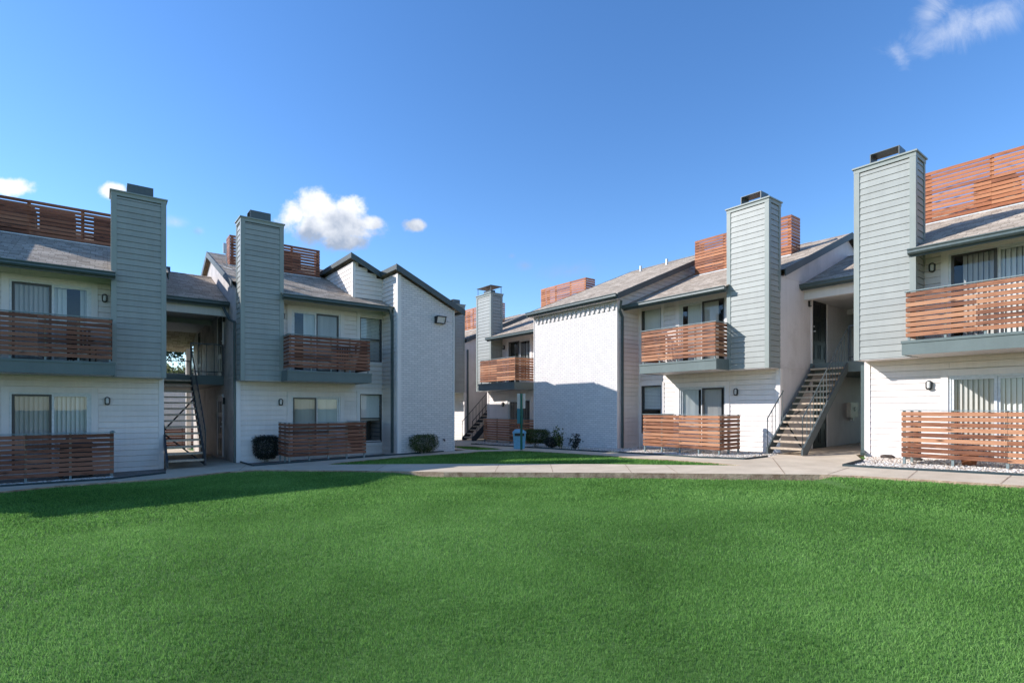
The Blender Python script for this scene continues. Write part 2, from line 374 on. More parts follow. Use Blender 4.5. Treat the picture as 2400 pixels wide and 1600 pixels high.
def thing(name, loc, label, cat, group=None): return tag(empty(name, loc), label, cat, group)
def copy_tree(o, parent=None, loc=None, rz=None):
    c = o.copy(); COL.objects.link(c); c.parent = parent
    if loc is not None: c.location = loc
    if rz is not None: c.rotation_euler = (0, 0, rz)
    for ch in list(o.children): copy_tree(ch, c)
    return c

SLOT = .0085
# lap siding with holes: real overlapping boards
def siding(mb, F, s0, s1, z0, z1, n=0.0, pitch=0.152, holes=(), lim=None, phase=0.0):
    z = z0 - phase
    while z < z1:
        za, zb = max(z, z0), min(z+pitch, z1)
        zc = (za+zb)/2
        lo, hi = (s0, s1)
        if lim: lo, hi = lim(zc)
        segs = [(lo, hi)] if hi > lo else []
        for (h0, h1, hz0, hz1) in holes:
            if zc > hz0 and zc < hz1:
                ns = []
                for a, b in segs:
                    if h1 <= a or h0 >= b: ns.append((a, b)); continue
                    if h0 > a: ns.append((a, h0))
                    if h1 < b: ns.append((h1, b))
                segs = ns
        rr = random.random()
        cut = []
        for a, b in segs:
            x = a
            while b - x > 3.2:
                e = x + random.uniform(1.2, 3.0); cut.append((x, e-.002)); x = e+.001
            cut.append((x, b))
        for a, b in cut:
            rr = random.random()
            P = F.P
            off = random.random()*10
            zt_ = max(za+.01, zb-SLOT)
            mb.face([P(a, n+.015, za), P(b, n+.015, za), P(b, n+.002, zt_), P(a, n+.002, zt_)], [(a+off, za), (b+off, za), (b+off, zt_), (a+off, zt_)], rr)
            mb.face([P(a, n-.03, za), P(b, n-.03, za), P(b, n+.015, za), P(a, n+.015, za)], None, rr)
            mb.face([P(a, n+.002, zt_), P(b, n+.002, zt_), P(b, n-.03, zt_), P(a, n-.03, zt_)], None, rr)
            mb.face([P(a, n-.03, zt_), P(b, n-.03, zt_), P(b, n-.03, zb), P(a, n-.03, zb)], None, rr)
        z += pitch

# ------------------------------------------------------------------ building components
def sliding_door(b, F, s0, s1, z0, z1, screen_left=True, gaps=(), white=False, name='sliding_door'):
    """opening s0..s1; casing, frame, two panes, blinds and the room behind"""
    d = MB(); cw = 0.135
    d.box(F, s0-cw, s0, -.02, .035, z0, z1+cw); d.box(F, s1, s1+cw, -.02, .035, z0, z1+cw)
    d.box(F, s0, s1, -.02, .035, z1, z1+cw)
    root = d.build(name, M['trim'], b)
    f = MB(); t = .045
    f.box(F, s0, s0+t, -.10, .012, z0, z1); f.box(F, s1-t, s1, -.10, .012, z0, z1)
    f.box(F, s0+t, s1-t, -.10, .012, z1-t, z1); f.box(F, s0+t, s1-t, -.10, .012, z0, z0+t)
    sm = (s0+s1)/2
    f.build('frame', M['alu'], root)
    ps = [(s0+t, sm, -.015, M['screenmesh'] if screen_left else M['glass'], M['bronze'] if screen_left else M['alu']),
          (sm, s1-t, -.045, M['glass'] if screen_left else M['screenmesh'], M['alu'] if screen_left else M['bronze'])]
    for i, (a, c, n, gm, fm) in enumerate(ps):
        if white: fm = M['alu']
        fr = MB(); w = .05
        fr.box(F, a, a+w, n-.012, n+.012, z0+t, z1-t); fr.box(F, c-w, c, n-.012, n+.012, z0+t, z1-t)
        fr.box(F, a+w, c-w, n-.012, n+.012, z1-t-w, z1-t); fr.box(F, a+w, c-w, n-.012, n+.012, z0+t, z0+t+w)
        fo = fr.build('sash', fm, root)
        g = MB(); g.face([F.P(a+w, n, z0+t+w), F.P(c-w, n, z0+t+w), F.P(c-w, n, z1-t-w), F.P(a+w, n, z1-t-w)])
        g.build('pane', gm, root)
    # vertical blinds: angled vanes
    bl = MB(); vw = .089; x = s0+.05
    while x < s1-.05:
        if not any(a < x < c for a, c in gaps):
            k = random.uniform(.022, .036)
            P = F.P; rr = random.random()
            bl.face([P(x, -.105-k, z0+.03), P(x+vw*.96, -.105+k, z0+.03), P(x+vw*.96, -.105+k, z1-.03), P(x, -.105-k, z1-.03)], None, rr)
        x += vw
    if bl.v: bl.build('vertical_blinds', M['blind'], root)
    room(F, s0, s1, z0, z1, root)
    return root
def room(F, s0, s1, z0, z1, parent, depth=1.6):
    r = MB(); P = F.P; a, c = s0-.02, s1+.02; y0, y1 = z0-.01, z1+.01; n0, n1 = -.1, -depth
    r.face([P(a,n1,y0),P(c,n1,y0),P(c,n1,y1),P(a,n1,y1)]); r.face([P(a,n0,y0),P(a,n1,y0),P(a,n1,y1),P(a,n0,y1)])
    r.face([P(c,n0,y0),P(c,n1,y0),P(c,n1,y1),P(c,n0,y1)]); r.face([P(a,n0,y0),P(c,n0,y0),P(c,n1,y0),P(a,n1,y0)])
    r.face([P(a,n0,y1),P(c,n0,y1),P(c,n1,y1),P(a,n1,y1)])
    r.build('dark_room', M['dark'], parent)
def sash_window(b, F, s0, s1, z0, z1, blind=1.0, shade=False):
    d = MB(); cw = 0.11
    d.box(F, s0-cw, s0, -.02, .032, z0-cw, z1+cw); d.box(F, s1, s1+cw, -.02, .032, z0-cw, z1+cw)
    d.box(F, s0, s1, -.02, .032, z1, z1+cw); d.box(F, s0, s1, -.02, .045, z0-cw, z0)
    root = d.build('window', M['trim'], b)
    f = MB(); t = .035; zm = z0+(z1-z0)*.5
    f.box(F, s0, s0+t, -.08, .01, z0, z1); f.box(F, s1-t, s1, -.08, .01, z0, z1)
    f.box(F, s0+t, s1-t, -.08, .01, z1-t, z1); f.box(F, s0+t, s1-t, -.08, .01, z0, z0+t)
    f.box(F, s0+t, s1-t, -.06, -.01, zm-.02, zm+.02)
    f.build('frame', M['bronze'], root)
    for za, zb_, n in ((z0+t, zm-.02, -.045), (zm+.02, z1-t, -.025)):
        g = MB(); g.face([F.P(s0+t, n, za), F.P(s1-t, n, za), F.P(s1-t, n, zb_), F.P(s0+t, n, zb_)])
        g.build('pane', M['screenmesh'] if n < -.04 else M['glass'], root)
    bl = MB(); zl = z1 - (z1-z0)*blind
    if shade:
        bl.face([F.P(s0+t, -.12, zl), F.P(s1-t, -.12, zl), F.P(s1-t, -.12, z1), F.P(s0+t, -.12, z1)])
    else:
        z = z1-.04
        while z > zl:
            P = F.P
            bl.face([P(s0+t, -.105, z-.022), P(s1-t, -.105, z-.022), P(s1-t, -.125, z+.022), P(s0+t, -.125, z+.022)]); z -= .05
    bl.build('blinds', M['blind'], root)
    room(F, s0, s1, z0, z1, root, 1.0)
    return root
def oval_lamp(b, F, s, z, n=0.016):
    rg = MB(); N = 20; a, c = .060, .108
    def ring(k, sa, sc, nn):
        t = 2*math.pi*k/N
        # stadium shaped
        x = math.cos(t)*sa; y = math.sin(t)*sa + (sc-sa)*(1 if math.sin(t) >= 0 else -1)
        return F.P(s+x, nn, z+y)
    for k in range(N):
        j = (k+1) % N
        for (r0, n0, r1, n1) in (((a, c), n, (a, c), n+.06), ((a, c), n+.06, (a-.018, c-.018), n+.066), ((a-.018, c-.018), n+.066, (a-.018, c-.018), n+.03)):
            rg.face([ring(k, *r0, n0), ring(j, *r0, n0), ring(j, *r1, n1), ring(k, *r1, n1)])
    o = rg.build('wall_lamp', M['lampblack'], b)
    ln = MB(); ln.smooth = True
    rings = [[ring(k, (a-.018)*q, c-.022-(a-.018)*(1-q), n+.04+.035*math.sqrt(max(0, 1-q*q))) for k in range(N)] for q in (1, .8, .5, .15)]
    for i in range(3):
        for k in range(N):
            j = (k+1) % N; ln.face([rings[i][k], rings[i][j], rings[i+1][j], rings[i+1][k]])
    ln.face(rings[-1], [(0, 0)]*N)
    ln.build('lens', M['lens'], o)
    return o

def boards(mb, F, s0, s1, n, z0, count, pitch=.109, bh=.083, th=.02, joints=()):
    js = [s0] + [j for j in joints if s0 < j < s1] + [s1]
    for k in range(count):
        for a, c in zip(js[:-1], js[1:]):
            dz = random.uniform(-.003, .003); dn = random.uniform(-.002, .002)
            mb.box(F, a+.002, c-.002, n+dn, n+th+dn, z0+k*pitch+dz, z0+k*pitch+bh+dz, grain=True)
class Turned:
    """frame turned so its s runs along the parent's n"""
    def __init__(s, F, s_at, sign): s.F = F; s.a = s_at; s.g = sign
    def P(t, s, n, z): return t.F.P(t.a + t.g*n, s, z)

def chimney(b, F, k, zb, zt, style='shroud', w=1.2, dep=.66):
    s0, s1 = 0.0, w*k
    body = MB(); tw = .095
    Fl = Turned(F, s0, -1); Fr = Turned(F, s1, 1)
    siding(body, F, s0+tw, s1-tw, zb+.02, zt-.14, n=dep)
    siding(body, Fl, .0, dep-tw+.02, zb+.02, zt-.14); siding(body, Fr, .0, dep-tw+.02, zb+.02, zt-.14)
    siding(body, Turned(F, s0, -1), -4.0, 0, zb+2.2, zt-.14) if False else None
    P = F.P
    body.face([P(s0, 0, zb+.02), P(s1, 0, zb+.02), P(s1, 0, zt-.02), P(s0, 0, zt-.02)])   # back, above the roof
    root = body.build('chimney', M['green'], b)
    t = MB(); e = .024
    for sa, sb in ((s0-e, s0+tw), (s1-tw, s1+e)):
        t.box(F, sa, sb, dep, dep+e, zb, zt-.13)
    t.box(F, s0-e, s0, dep-tw, dep, zb, zt-.13); t.box(F, s1, s1+e, dep-tw, dep, zb, zt-.13)
    t.box(F, s0-e, s0, 0, tw, zb+2.2, zt-.13); t.box(F, s1, s1+e, 0, tw, zb+2.2, zt-.13)
    t.build('corner_trim', M['greentrim'], root)
    c = MB()
    c.box(F, s0-e-.004, s1+e+.004, 0-e, dep+e+.004, zt-.13, zt-.035); c.box(F, s0-.055, s1+.055, -.055, dep+.06, zt-.035, zt)
    c.build('cap', M['greentrim'], root)
    u = MB(); u.box(F, s0+.002, s1-.002, .002, dep-.002, zb, zb+.016); u.build('soffit', M['soffit'], root)
    sh = MB(); m0, m1 = s0+.27*k, s1-.33*k; q0, q1 = .12, dep-.12
    alongX = abs(F.nd[0]) > .5      # open ends look along X
    if style == 'shroud':
        h = .27
        if alongX:
            sh.box(F, m0, m0+.02, q0, q1, zt, zt+h); sh.box(F, m1-.02, m1, q0, q1, zt, zt+h)
        else:
            sh.box(F, m0, m1, q0, q0+.02, zt, zt+h); sh.box(F, m0, m1, q1-.02, q1, zt, zt+h)
        sh.box(F, m0, m1, q0, q1, zt+h, zt+h+.012)
    else:
        h = .34
        for a in (s0+.05, s1-.07):
            for q in (.02, dep-.04): sh.box(F, a, a+.02, q, q+.02, zt, zt+h)
        sh.box(F, s0+.0, s1, 0, dep+.03, zt+h, zt+h+.015)
        sh.box(F, s0+.3, s1-.3, .2, dep-.2, zt, zt+.2)
    sh.build('flue_shroud', M['steel'], root)
    fl = MB(); cx, cn = (m0+m1)/2, (q0+q1)/2
    fl.tube([F.P(cx, cn, zt), F.P(cx, cn, zt+.09), F.P(cx, cn, zt+.13)], [.13, .13, .05], 14); fl.build('flue', M['galv'], root)
    return root

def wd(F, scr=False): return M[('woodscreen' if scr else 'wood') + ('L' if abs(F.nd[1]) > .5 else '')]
def balcony(b, F, k, zb, out=1.35, s0=1.15, s1=3.87, dep=.66):
    s0 *= k; s1 *= k
    fa = MB(); h = .31; t = .035
    fa.box(F, s0, s1, out-t, out, zb, zb+h)
    fa.box(F, s0, s0+t, dep if s0 < 1.2*k else 0, out-t, zb, zb+h); fa.box(F, s1-t, s1, 0, out-t, zb, zb+h)
    fa.box(F, s0-.012, s1+.012, out, out+.018, zb+h-.055, zb+h)
    root = fa.build('balcony', M['fascia'], b)
    dk = MB(); dk.box(F, s0+t, s1-t, .02, out-t, zb+h-.07, zb+h-.03); dk.build('deck', M['concrete'], root)
    so = MB(); so.box(F, s0+t, s1-t, .02, out-t, zb+.012, zb+.03); so.build('soffit', M['soffit'], root)
    ra = MB(); z0 = zb+h+.085; a, c = s0+.055, s1-.03; n = out-.075
    mid = (a+c)/2
    boards(ra, F, a, c, n, z0, 9, joints=(a+(c-a)*random.choice((.45, .5, .55)),))
    boards(ra, Turned(F, a+.022, -1), dep+.03, n-.002, 0, z0, 9); boards(ra, Turned(F, c-.022, 1), .05, n-.002, 0, z0, 9)
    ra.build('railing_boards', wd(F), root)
    tr = MB(); zt = z0+9*.109
    tr.box(F, a-.02, c+.02, n-.03, n+.028, zt-.006, zt+.016); tr.box(F, a-.01, a+.03, dep+.02, n-.03, zt-.006, zt+.016); tr.box(F, c-.03, c+.01, .02, n-.03, zt-.006, zt+.016)
    tr.build('top_rail', M['post'], root)
    npost = 5
    for i in range(npost):
        x = a+.03 + (c-a-.1)*i/(npost-1)
        p = MB(); p.box(F, x, x+.04, n-.045, n-.004, zb+h-.03, zt-.006); p.build('post', M['post'], root)
    return root, zt

def roof_slab(b, F, s0, s1, n_eave, z_eave, n_ridge, slope=.417, th=.10, back=True, nback=None, rake=(True, True), gut=True):
    """front slope rising inwards from the eave to the ridge, and the back slope"""
    zr = z_eave + slope*(n_eave - n_ridge)
    P = F.P; m = MB()
    L1 = math.hypot(n_eave-n_ridge, zr-z_eave)
    def slab(na, za, nb, zb_, uo):
        Ls = math.hypot(na-nb, za-zb_)
        m.face([P(s0,na,za),P(s1,na,za),P(s1,nb,zb_),P(s0,nb,zb_)], [(s0, uo),(s1, uo),(s1, uo+Ls),(s0, uo+Ls)])
        m.face([P(s0,na,za-.03),P(s1,na,za-.03),P(s1,nb,zb_-.03),P(s0,nb,zb_-.03)])
        for s in (s0, s1): m.face([P(s,na,za),P(s,na,za-.03),P(s,nb,zb_-.03),P(s,nb,zb_)])
        m.face([P(s0,na,za),P(s1,na,za),P(s1,na,za-.03),P(s0,na,za-.03)])
    slab(n_eave, z_eave, n_ridge, zr, 0)
    if back:
        nb = nback if nback is not None else 2*n_ridge - n_eave
        zb_ = zr - slope*(n_ridge-nb)
        slab(nb, zb_, n_ridge-.001, zr, 3)
    root = m.build('roof', M['roof'], b)
    # ridge cap
    rc = MB(); x = s0
    while x < s1-.02:
        e = min(x+.28, s1)
        rc.face([P(x, n_ridge+.13, zr-.13*slope+.012), P(e, n_ridge+.13, zr-.13*slope+.02), P(e, n_ridge, zr+.022), P(x, n_ridge, zr+.014)])
        rc.face([P(x, n_ridge-.13, zr-.13*slope+.012), P(e, n_ridge-.13, zr-.13*slope+.02), P(e, n_ridge, zr+.022), P(x, n_ridge, zr+.014)])
        x += .25
    rc.build('ridge_cap', M['roof'], root)
    # rakes
    for on, s in zip(rake, (s0, s1)):
        if not on: continue
        sg = -1 if s == s0 else 1; rk = MB()
        a, c = s, s + sg*.03
        for (na, za, nb, zb_) in ((n_eave, z_eave, n_ridge, zr),) + (((2*n_ridge-n_eave if nback is None else nback), zr - slope*(n_ridge-(2*n_ridge-n_eave if nback is None else nback)), n_ridge, zr),) * (1 if back else 0):
            pts = [P(a, na, za+.012), P(a, nb, zb_+.012), P(a, nb, zb_-.19), P(a, na, za-.19)]
            v0 = Vector(P(a, 0, 0)); v1 = Vector(P(c, 0, 0)); off = v1-v0
            rk.prism(pts, tuple(off))
        rk.build('rake_board', M['rake'], root)
    if gut:
        g = MB(); e0, e1 = s0 + (.0), s1
        n0 = n_eave-.005
        prof = [(0, -.02), (0, -.125), (.06, -.13), (.098, -.09), (.095, -.045), (.118, -.02), (.118, 0), (.105, 0), (.10, -.012), (.085, -.035)]
        for i in range(len(prof)-1):
            (a, za), (c, zc) = prof[i], prof[i+1]
            g.face([P(e0, n0+a, z_eave+za), P(e1, n0+a, z_eave+za), P(e1, n0+c, z_eave+zc), P(e0, n0+c, z_eave+zc)])
        for e in (e0, e1): g.face([P(e, n0+a, z_eave+za) for a, za in prof[:8]], [(0, 0)]*8)
        g.build('gutter', M['gutter'], b)
        fb = MB(); fb.box(F, s0, s1, n_eave-.035, n_eave-.006, z_eave-.17, z_eave-.032); fb.build('fascia_board', M['rake'], b)
    return root, zr

def roof_screen(b, F, s0, s1, n, z0, z1, ret=.6):
    m = MB(); cnt = int(round((z1-z0)/.106)); p = (z1-z0)/cnt; bh = p*.79
    js = (s0+(s1-s0)*.34, s0+(s1-s0)*.67)
    for k in range(cnt):
        for a, c in ((s0, js[0]), (js[0], js[1]), (js[1], s1)):
            dz = random.uniform(-.004, .004)
            m.box(F, a+.001, c-.001, n, n+.02, z0+k*p+dz, z0+k*p+bh+dz, grain=True)
    for s, sg in ((s0, 1), (s1-.02, -1)):
        for k in range(cnt): m.box(F, s, s+.02, n-ret, n-.003, z0+k*p, z0+k*p+bh, grain=True)
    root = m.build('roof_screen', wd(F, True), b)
    for s in (s0+.05, js[0]-.04, js[1]-.04, s1-.12):
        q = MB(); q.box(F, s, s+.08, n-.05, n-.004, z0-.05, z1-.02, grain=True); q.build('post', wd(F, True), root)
    return root
def ac_unit(loc, label, rz=0):
    x, y, z = loc
    Fa = Frame(x, y, (math.cos(rz), math.sin(rz)), (-math.sin(rz), math.cos(rz)))
    t = thing('air_conditioner', loc, label, 'air conditioner', 'condensers behind the roof screens')
    m = MB(); m.box(Fa, -.4, .4, -.4, .4, z+.02, z+.1)
    for (a, c) in ((-.4, -.36), (.36, .4)):
        for (d, e) in ((-.4, -.36), (.36, .4)): m.box(Fa, a, c, d, e, z+.1, z+.58)
    m.box(Fa, -.4, .4, -.4, .4, z+.58, z+.63)
    m.build('casing', M['acmetal'], t)
    q = MB()
    for i in range(12): q.box(Fa, -.37, .37, -.37, .37, z+.11+i*.038, z+.135+i*.038)
    q.build('louvre_grille', M['acmetal'], t)
    f = MB(); f.tube([Fa.P(0, 0, z+.625), Fa.P(0, 0, z+.65)], .3, 20); f.build('fan_guard', M['steeldark'], t)
    return t

def downspout(b, pts, w=.07):
    m = MB()
    for a, c in zip(pts[:-1], pts[1:]): m.bar(a, c, w, w*.8)
    return m.build('downspout', M['gutter'], b)

def entry_door(b, F, s0, s1, z0, z1, handle_side=1):
    c = MB(); cw = .07
    c.box(F, s0-cw, s0, 0, .03, z0, z1+cw); c.box(F, s1, s1+cw, 0, .03, z0, z1+cw); c.box(F, s0, s1, 0, .03, z1, z1+cw)
    root = c.build('entry_door', M['trim'], b)
    d = MB(); d.box(F, s0, s1, 0, .012, z0, z1)
    w = (s1-s0)
    for (a, e) in ((.13, .44), (.56, .87)):
        for (q, r) in ((.08, .30), (.36, .66), (.72, .92)):
            A, B_, C, D = s0+w*a, s0+w*e, z0+(z1-z0)*q, z0+(z1-z0)*r
            d.box(F, A, B_, .012, .022, C, C+.02); d.box(F, A, B_, .012, .022, D-.02, D)
            d.box(F, A, A+.02, .012, .022, C+.02, D-.02); d.box(F, B_-.02, B_, .012, .022, C+.02, D-.02)
    d.build('door_leaf', M['door'], root)
    h = MB(); hs = s1-.09 if handle_side > 0 else s0+.09
    h.tube([F.P(hs, .012, z0+1.0), F.P(hs, .07, z0+1.0)], .022, 10); h.tube([F.P(hs, .012, z0+1.15), F.P(hs, .04, z0+1.15)], .024, 10)
    h.build('handle', M['galv'], root)
    return root

# ------------------------------------------------------------------ one dwelling stack (two storeys)
NR = -4.7        # ridge line behind the front wall
def unit(b, F, k, zb, zgut, ztop, S=4.98, gaps_u=(), gaps_l=(), scr_u=True, scr_l=True, win=True, chim='shroud', screen=True,
         wu=(1.0, False), wl=(.55, False), zscr=None, lampu=True, screen_s=(.85, 4.5), roof_s=None, rake=(False, False), white=False):
    Sk = S*k
    zlo = zb-3.0
    su = (1.65*k, 3.3*k, zb+.33, zb+2.33)
    sl = (1.65*k, 3.3*k, zb-2.4, zb-.42)
    wiu = (4.02*k, 4.86*k, zb+.80, zb+2.38); wil = (4.02*k, 4.86*k, zb-2.0, zb-.32)
    holes = [su, sl] + ([wiu, wil] if win else [])
    wl_ = MB(); siding(wl_, F, .0, Sk, zlo, zgut+.26, holes=holes)
    wl_.build('siding_wall', M['siding'], b)
    tr = MB(); tr.box(F, 0, .10, .0, .03, zlo, zb); tr.box(F, -.02, 0, -.1, .03, zlo, zb)
    if win:
        tr.box(F, Sk-.09, Sk, .0, .03, zlo, zgut+.2)
    tr.build('corner_trim', M['trim'], b)
    sliding_door(b, F, *su, screen_left=scr_u, gaps=gaps_u); sliding_door(b, F, *sl, screen_left=scr_l, gaps=gaps_l, white=white)
    if win:
        sash_window(b, F, *wiu, blind=wu[0], shade=wu[1]); sash_window(b, F, *wil, blind=wl[0], shade=wl[1])
    chimney(b, F, k, zb, ztop, chim)
    balcony(b, F, k, zb)
    if lampu: oval_lamp(b, F, 1.36*k, zb+2.08)
    oval_lamp(b, F, 1.30*k, zb-.62)
    # sloping eave soffit
    P = F.P; so = MB()
    so.face([P(1.2*k, 0, zgut+.24), P(Sk, 0, zgut+.24), P(Sk, .84, zgut-.11), P(1.2*k, .84, zgut-.11)])
    so.build('soffit', M['soffit'], b)
    # the roof: in front of the chimney line only beside it
    s0r, s1r = roof_s if roof_s else (0, Sk)
    rs, zr = roof_slab(b, F, 1.2*k-.06, s1r, .87, zgut, NR, back=False, rake=(False, rake[1]))
    m = MB(); sl_ = .417; zz = lambda n: zgut+.417*(.87-n)
    m.face([P(s0r, 0, zz(0)), P(1.2*k-.06, 0, zz(0)), P(1.2*k-.06, NR, zr), P(s0r, NR, zr)], [(s0r, .96), (1.2*k, .96), (1.2*k, 6), (s0r, 6)])
    nb = 2*NR-.87
    m.face([P(s0r, nb, zgut), P(s1r, nb, zgut), P(s1r, NR, zr), P(s0r, NR, zr)], [(s0r, 0), (s1r, 0), (s1r, 6), (s0r, 6)])
    m.build('roof', M['roof'], b)
    if rake[0]:
        rk = MB(); e = P(s0r, 0, 0); off = Vector(P(s0r-.03, 0, 0))-Vector(e)
        rk.prism([P(s0r, 0-.02, zz(-.02)+.012), P(s0r, NR, zr+.012), P(s0r, NR, zr-.2), P(s0r, -.02, zz(-.02)-.2)], tuple(off))
        rk.prism([P(s0r, nb, zgut+.012), P(s0r, NR, zr+.012), P(s0r, NR, zr-.2), P(s0r, nb, zgut-.2)], tuple(off))
        rk.build('rake_board', M['rake'], b)
    if screen:
        zs = zz(-2.7)
        z1 = zscr if zscr else zs+1.3
        roof_screen(b, F, screen_s[0]*k, screen_s[1]*k, -2.7, zs+.03, z1)
        fl = MB(); fl.box(F, screen_s[0]*k-.02, screen_s[1]*k+.02, -2.675, -2.60, zs-.06, zs-.015); fl.build('flashing', M['alu'], b)
    return zr

def gable_wall(b, F, zlo, zgut, mat, s=0.0, drop=.22, depth=None, nfront=0.0, name='stucco_wall'):
    """side wall of a stack, seen in the breezeway"""
    P = F.P; zr = zgut+.417*(.87-NR)-drop
    n0 = nfront; nb = 2*NR-.0
    z0 = zgut+.417*(.87-n0)-drop
    m = MB(); pts = [P(s, n0, zlo), P(s, n0, z0), P(s, NR, zr), P(s, nb, z0), P(s, nb, zlo)]
    e = Vector(P(s+.14, 0, 0))-Vector(P(s, 0, 0))
    m.prism(pts, tuple(e))
    return m.build(name, mat, b)

def brick_block(b, F, s0, s1, out, zlo, zeave, zr_n=NR, over=(.28, .1)):
    """projecting block with brick front; s0,s1 along facade"""
    P = F.P
    br = MB(); br.box(F, s0, s1, out-.12, out, zlo, zeave-.02); 
    root = br.build('brick_wall', M['brick'], b)
    dn = MB(); x = s0+.10
    while x < s1-.1:
        dn.box(F, x, x+.10, out, out+.045, zeave-.46, zeave-.24); x += .235
    dn.build('dentil_bricks', M['brick'], root)
    ro = lambda n: zeave + .417*(out+.30-n) - .12
    for s, sg in ((s0, -1), (s1, 1)):
        T = Turned(F, s, sg); sw = MB()
        siding(sw, T, .0, out-.10, zlo, zeave-.1)
        siding(sw, T, NR, .0, zeave-.5, ro(NR), lim=lambda z: (NR if z < 99 else 0, min(out-.1, out+.30-(z-zeave+.12)/.417)))
        sw.build('siding_wall', M['siding'], b)
    ct = MB(); ct.box(F, s0-.026, s0, out-.10, out+.02, zlo, zeave-.08); ct.build('corner_trim', M['trim'], b); ct = MB(); ct.box(F, s1, s1+.026, out-.10, out+.02, zlo, zeave-.08)
    ct.build('corner_trim', M['trim'], b)
    roof_slab(b, F, s0-over[0], s1+over[1], out+.30, zeave, zr_n, back=True, rake=(True, True))
    sf = MB(); sf.box(F, s0-over[0]+.01, s1+over[1]-.01, out, out+.27, zeave-.16, zeave-.145); sf.build('soffit', M['soffit'], b)

def staircase(F, w, run, zlow, ztop, nt, label, mat, rails=(True, True), braces=True, railtop=True):
    """F: s across the stair, n = direction of climbing"""
    P = F.P
    t = thing('metal_staircase', P(w/2, 0, zlow), label, 'staircase', 'outdoor stairs to the upper flats')
    rise = (ztop-zlow)/(nt+1)
    for s in (0.0, w-.045):
        m = MB()
        e = Vector(P(s+.045, 0, 0))-Vector(P(s, 0, 0))
        m.prism([P(s, -.08, zlow), P(s, .16, zlow), P(s, run+.02, ztop-.28), P(s, run+.02, ztop-.02), P(s, -.08, zlow+.14)], tuple(e))
        m.build('stringer', mat, t)
    for i in range(nt):
        m = MB(); n = run*(i+.1)/(nt+.6); z = zlow+rise*(i+1)
        m.box(F, .05, w-.05, n-.02, n+.25, z-.05, z); m.build('tread', M['tread'], t)
    sl = (ztop-zlow)/run
    for on, s in zip(rails, (0.022, w-.022)):
        if not on: continue
        m = MB(); h = .95
        e_ = 1.0 if on is True else on
        m.tube([P(s, -.05, zlow), P(s, -.05, zlow+h), P(s, run*e_, zlow+(ztop-zlow)*e_+h-.02)], .018, 6)
        nb = 14
        for j in range(1, int(nb*e_)+1):
            if j == nb: break
            n = run*j/nb; m.bar(P(s, n, zlow+sl*n-.02), P(s, n, zlow+sl*n+h+.04), .014)
        m.build('handrail', mat, t)
    if braces:
        m = MB(); m.bar(P(.05, run*.05, zlow+.05), P(w-.05, run*.35, zlow+sl*run*.35-.1), .03); m.bar(P(w-.05, run*.4, zlow+sl*run*.4-.1), P(.05, run*.75, zlow+sl*run*.75-.15), .03)
        m.build('brace', M['steeldark'], t)
    return t

def landing_rail(b, F, s0, s1, n, z, mat, gap=.11):
    m = MB(); P = F.P
    m.bar(P(s0, n, z+1.02), P(s1, n, z+1.02), .035); m.bar(P(s0, n, z+.12), P(s1, n, z+.12), .03)
    x = s0
    while x <= s1+.001:
        m.bar(P(x, n, z), P(x, n, z+1.02), .016); x += gap
    for s in (s0, s1): m.bar(P(s, n, z), P(s, n, z+1.03), .035)
    return m.build('landing_railing', mat, b)

# ------------------------------------------------------------------ RIGHT BUILDING
ZB, ZGT, ZCT = 1.12, 3.55, 5.82
bR = thing('apartment_building', (18, 14, -1.4), 'right-hand two-storey apartment block, white siding and brick front in full sun', 'building', 'apartment blocks around the lawn')
FR1 = Frame(15.2, 5.17, (0, -1), (-1, 0)); FR2 = Frame(15.2, 7.30, (0, 1), (-1, 0))
FR3 = Frame(15.2, 21.65, (0, -1), (-1, 0)); FR4 = Frame(15.2, 23.78, (0, 1), (-1, 0))
unit(bR, FR1, 1, ZB+.04, ZGT, ZCT, gaps_u=((1.6, 1.85),), gaps_l=(), scr_u=True, scr_l=True, win=False, S=7.5, white=True, roof_s=(-.12, 7.5), rake=(True, False), screen_s=(.5, 4.6), zscr=6.45)
unit(bR, FR2, 1, ZB, ZGT, ZCT, gaps_u=((3.0, 3.25), (1.65, 1.9)), gaps_l=((2.45, 2.6), (1.6, 1.8)), scr_u=True, scr_l=True, wu=(1.0, True), wl=(.5, False), roof_s=(-.12, 4.98), rake=(True, False), screen_s=(.92, 4.5), zscr=6.36)
unit(bR, FR3, 1, ZB-.30, ZGT-.25, ZCT-.36, gaps_u=((1.65, 2.3),), scr_u=True, scr_l=False, win=False, chim='canopy', roof_s=(-.12, 4.98), rake=(True, False), screen_s=(.9, 4.1), zscr=6.12)
unit(bR, FR4, 1, ZB-.30, ZGT-.25, ZCT-.36, roof_s=(-.12, 4.98), rake=(True, True), win=False, zscr=6.1)
for F_, zz_ in ((FR1, ZGT), (FR2, ZGT), (FR3, ZGT-.25), (FR4, ZGT-.25)): gable_wall(bR, F_, -2.2, zz_, M['stucco'])
gable_wall(bR, FR1, -2.2, ZGT, M['siding'], s=7.36, name='end_wall'); gable_wall(bR, FR4, -2.2, ZGT-.25, M['siding'], s=4.84, name='end_wall')
brick_block(bR, Frame(15.2, 12.28, (0, 1), (-1, 0)), 0, 4.39, 1.18, -2.3, 3.86, zr_n=-5.0, over=(.28, .1))
# rear wall
m = MB(); m.box(W, 24.6, 24.75, -2.3, 5.17, -2.3, 3.6); m.box(W, 24.6, 24.75, 7.3, 21.6, -2.3, 3.6); m.box(W, 24.6, 24.75, 23.8, 28.7, -2.3, 3.4); m.build('rear_wall', M['siding'], bR)
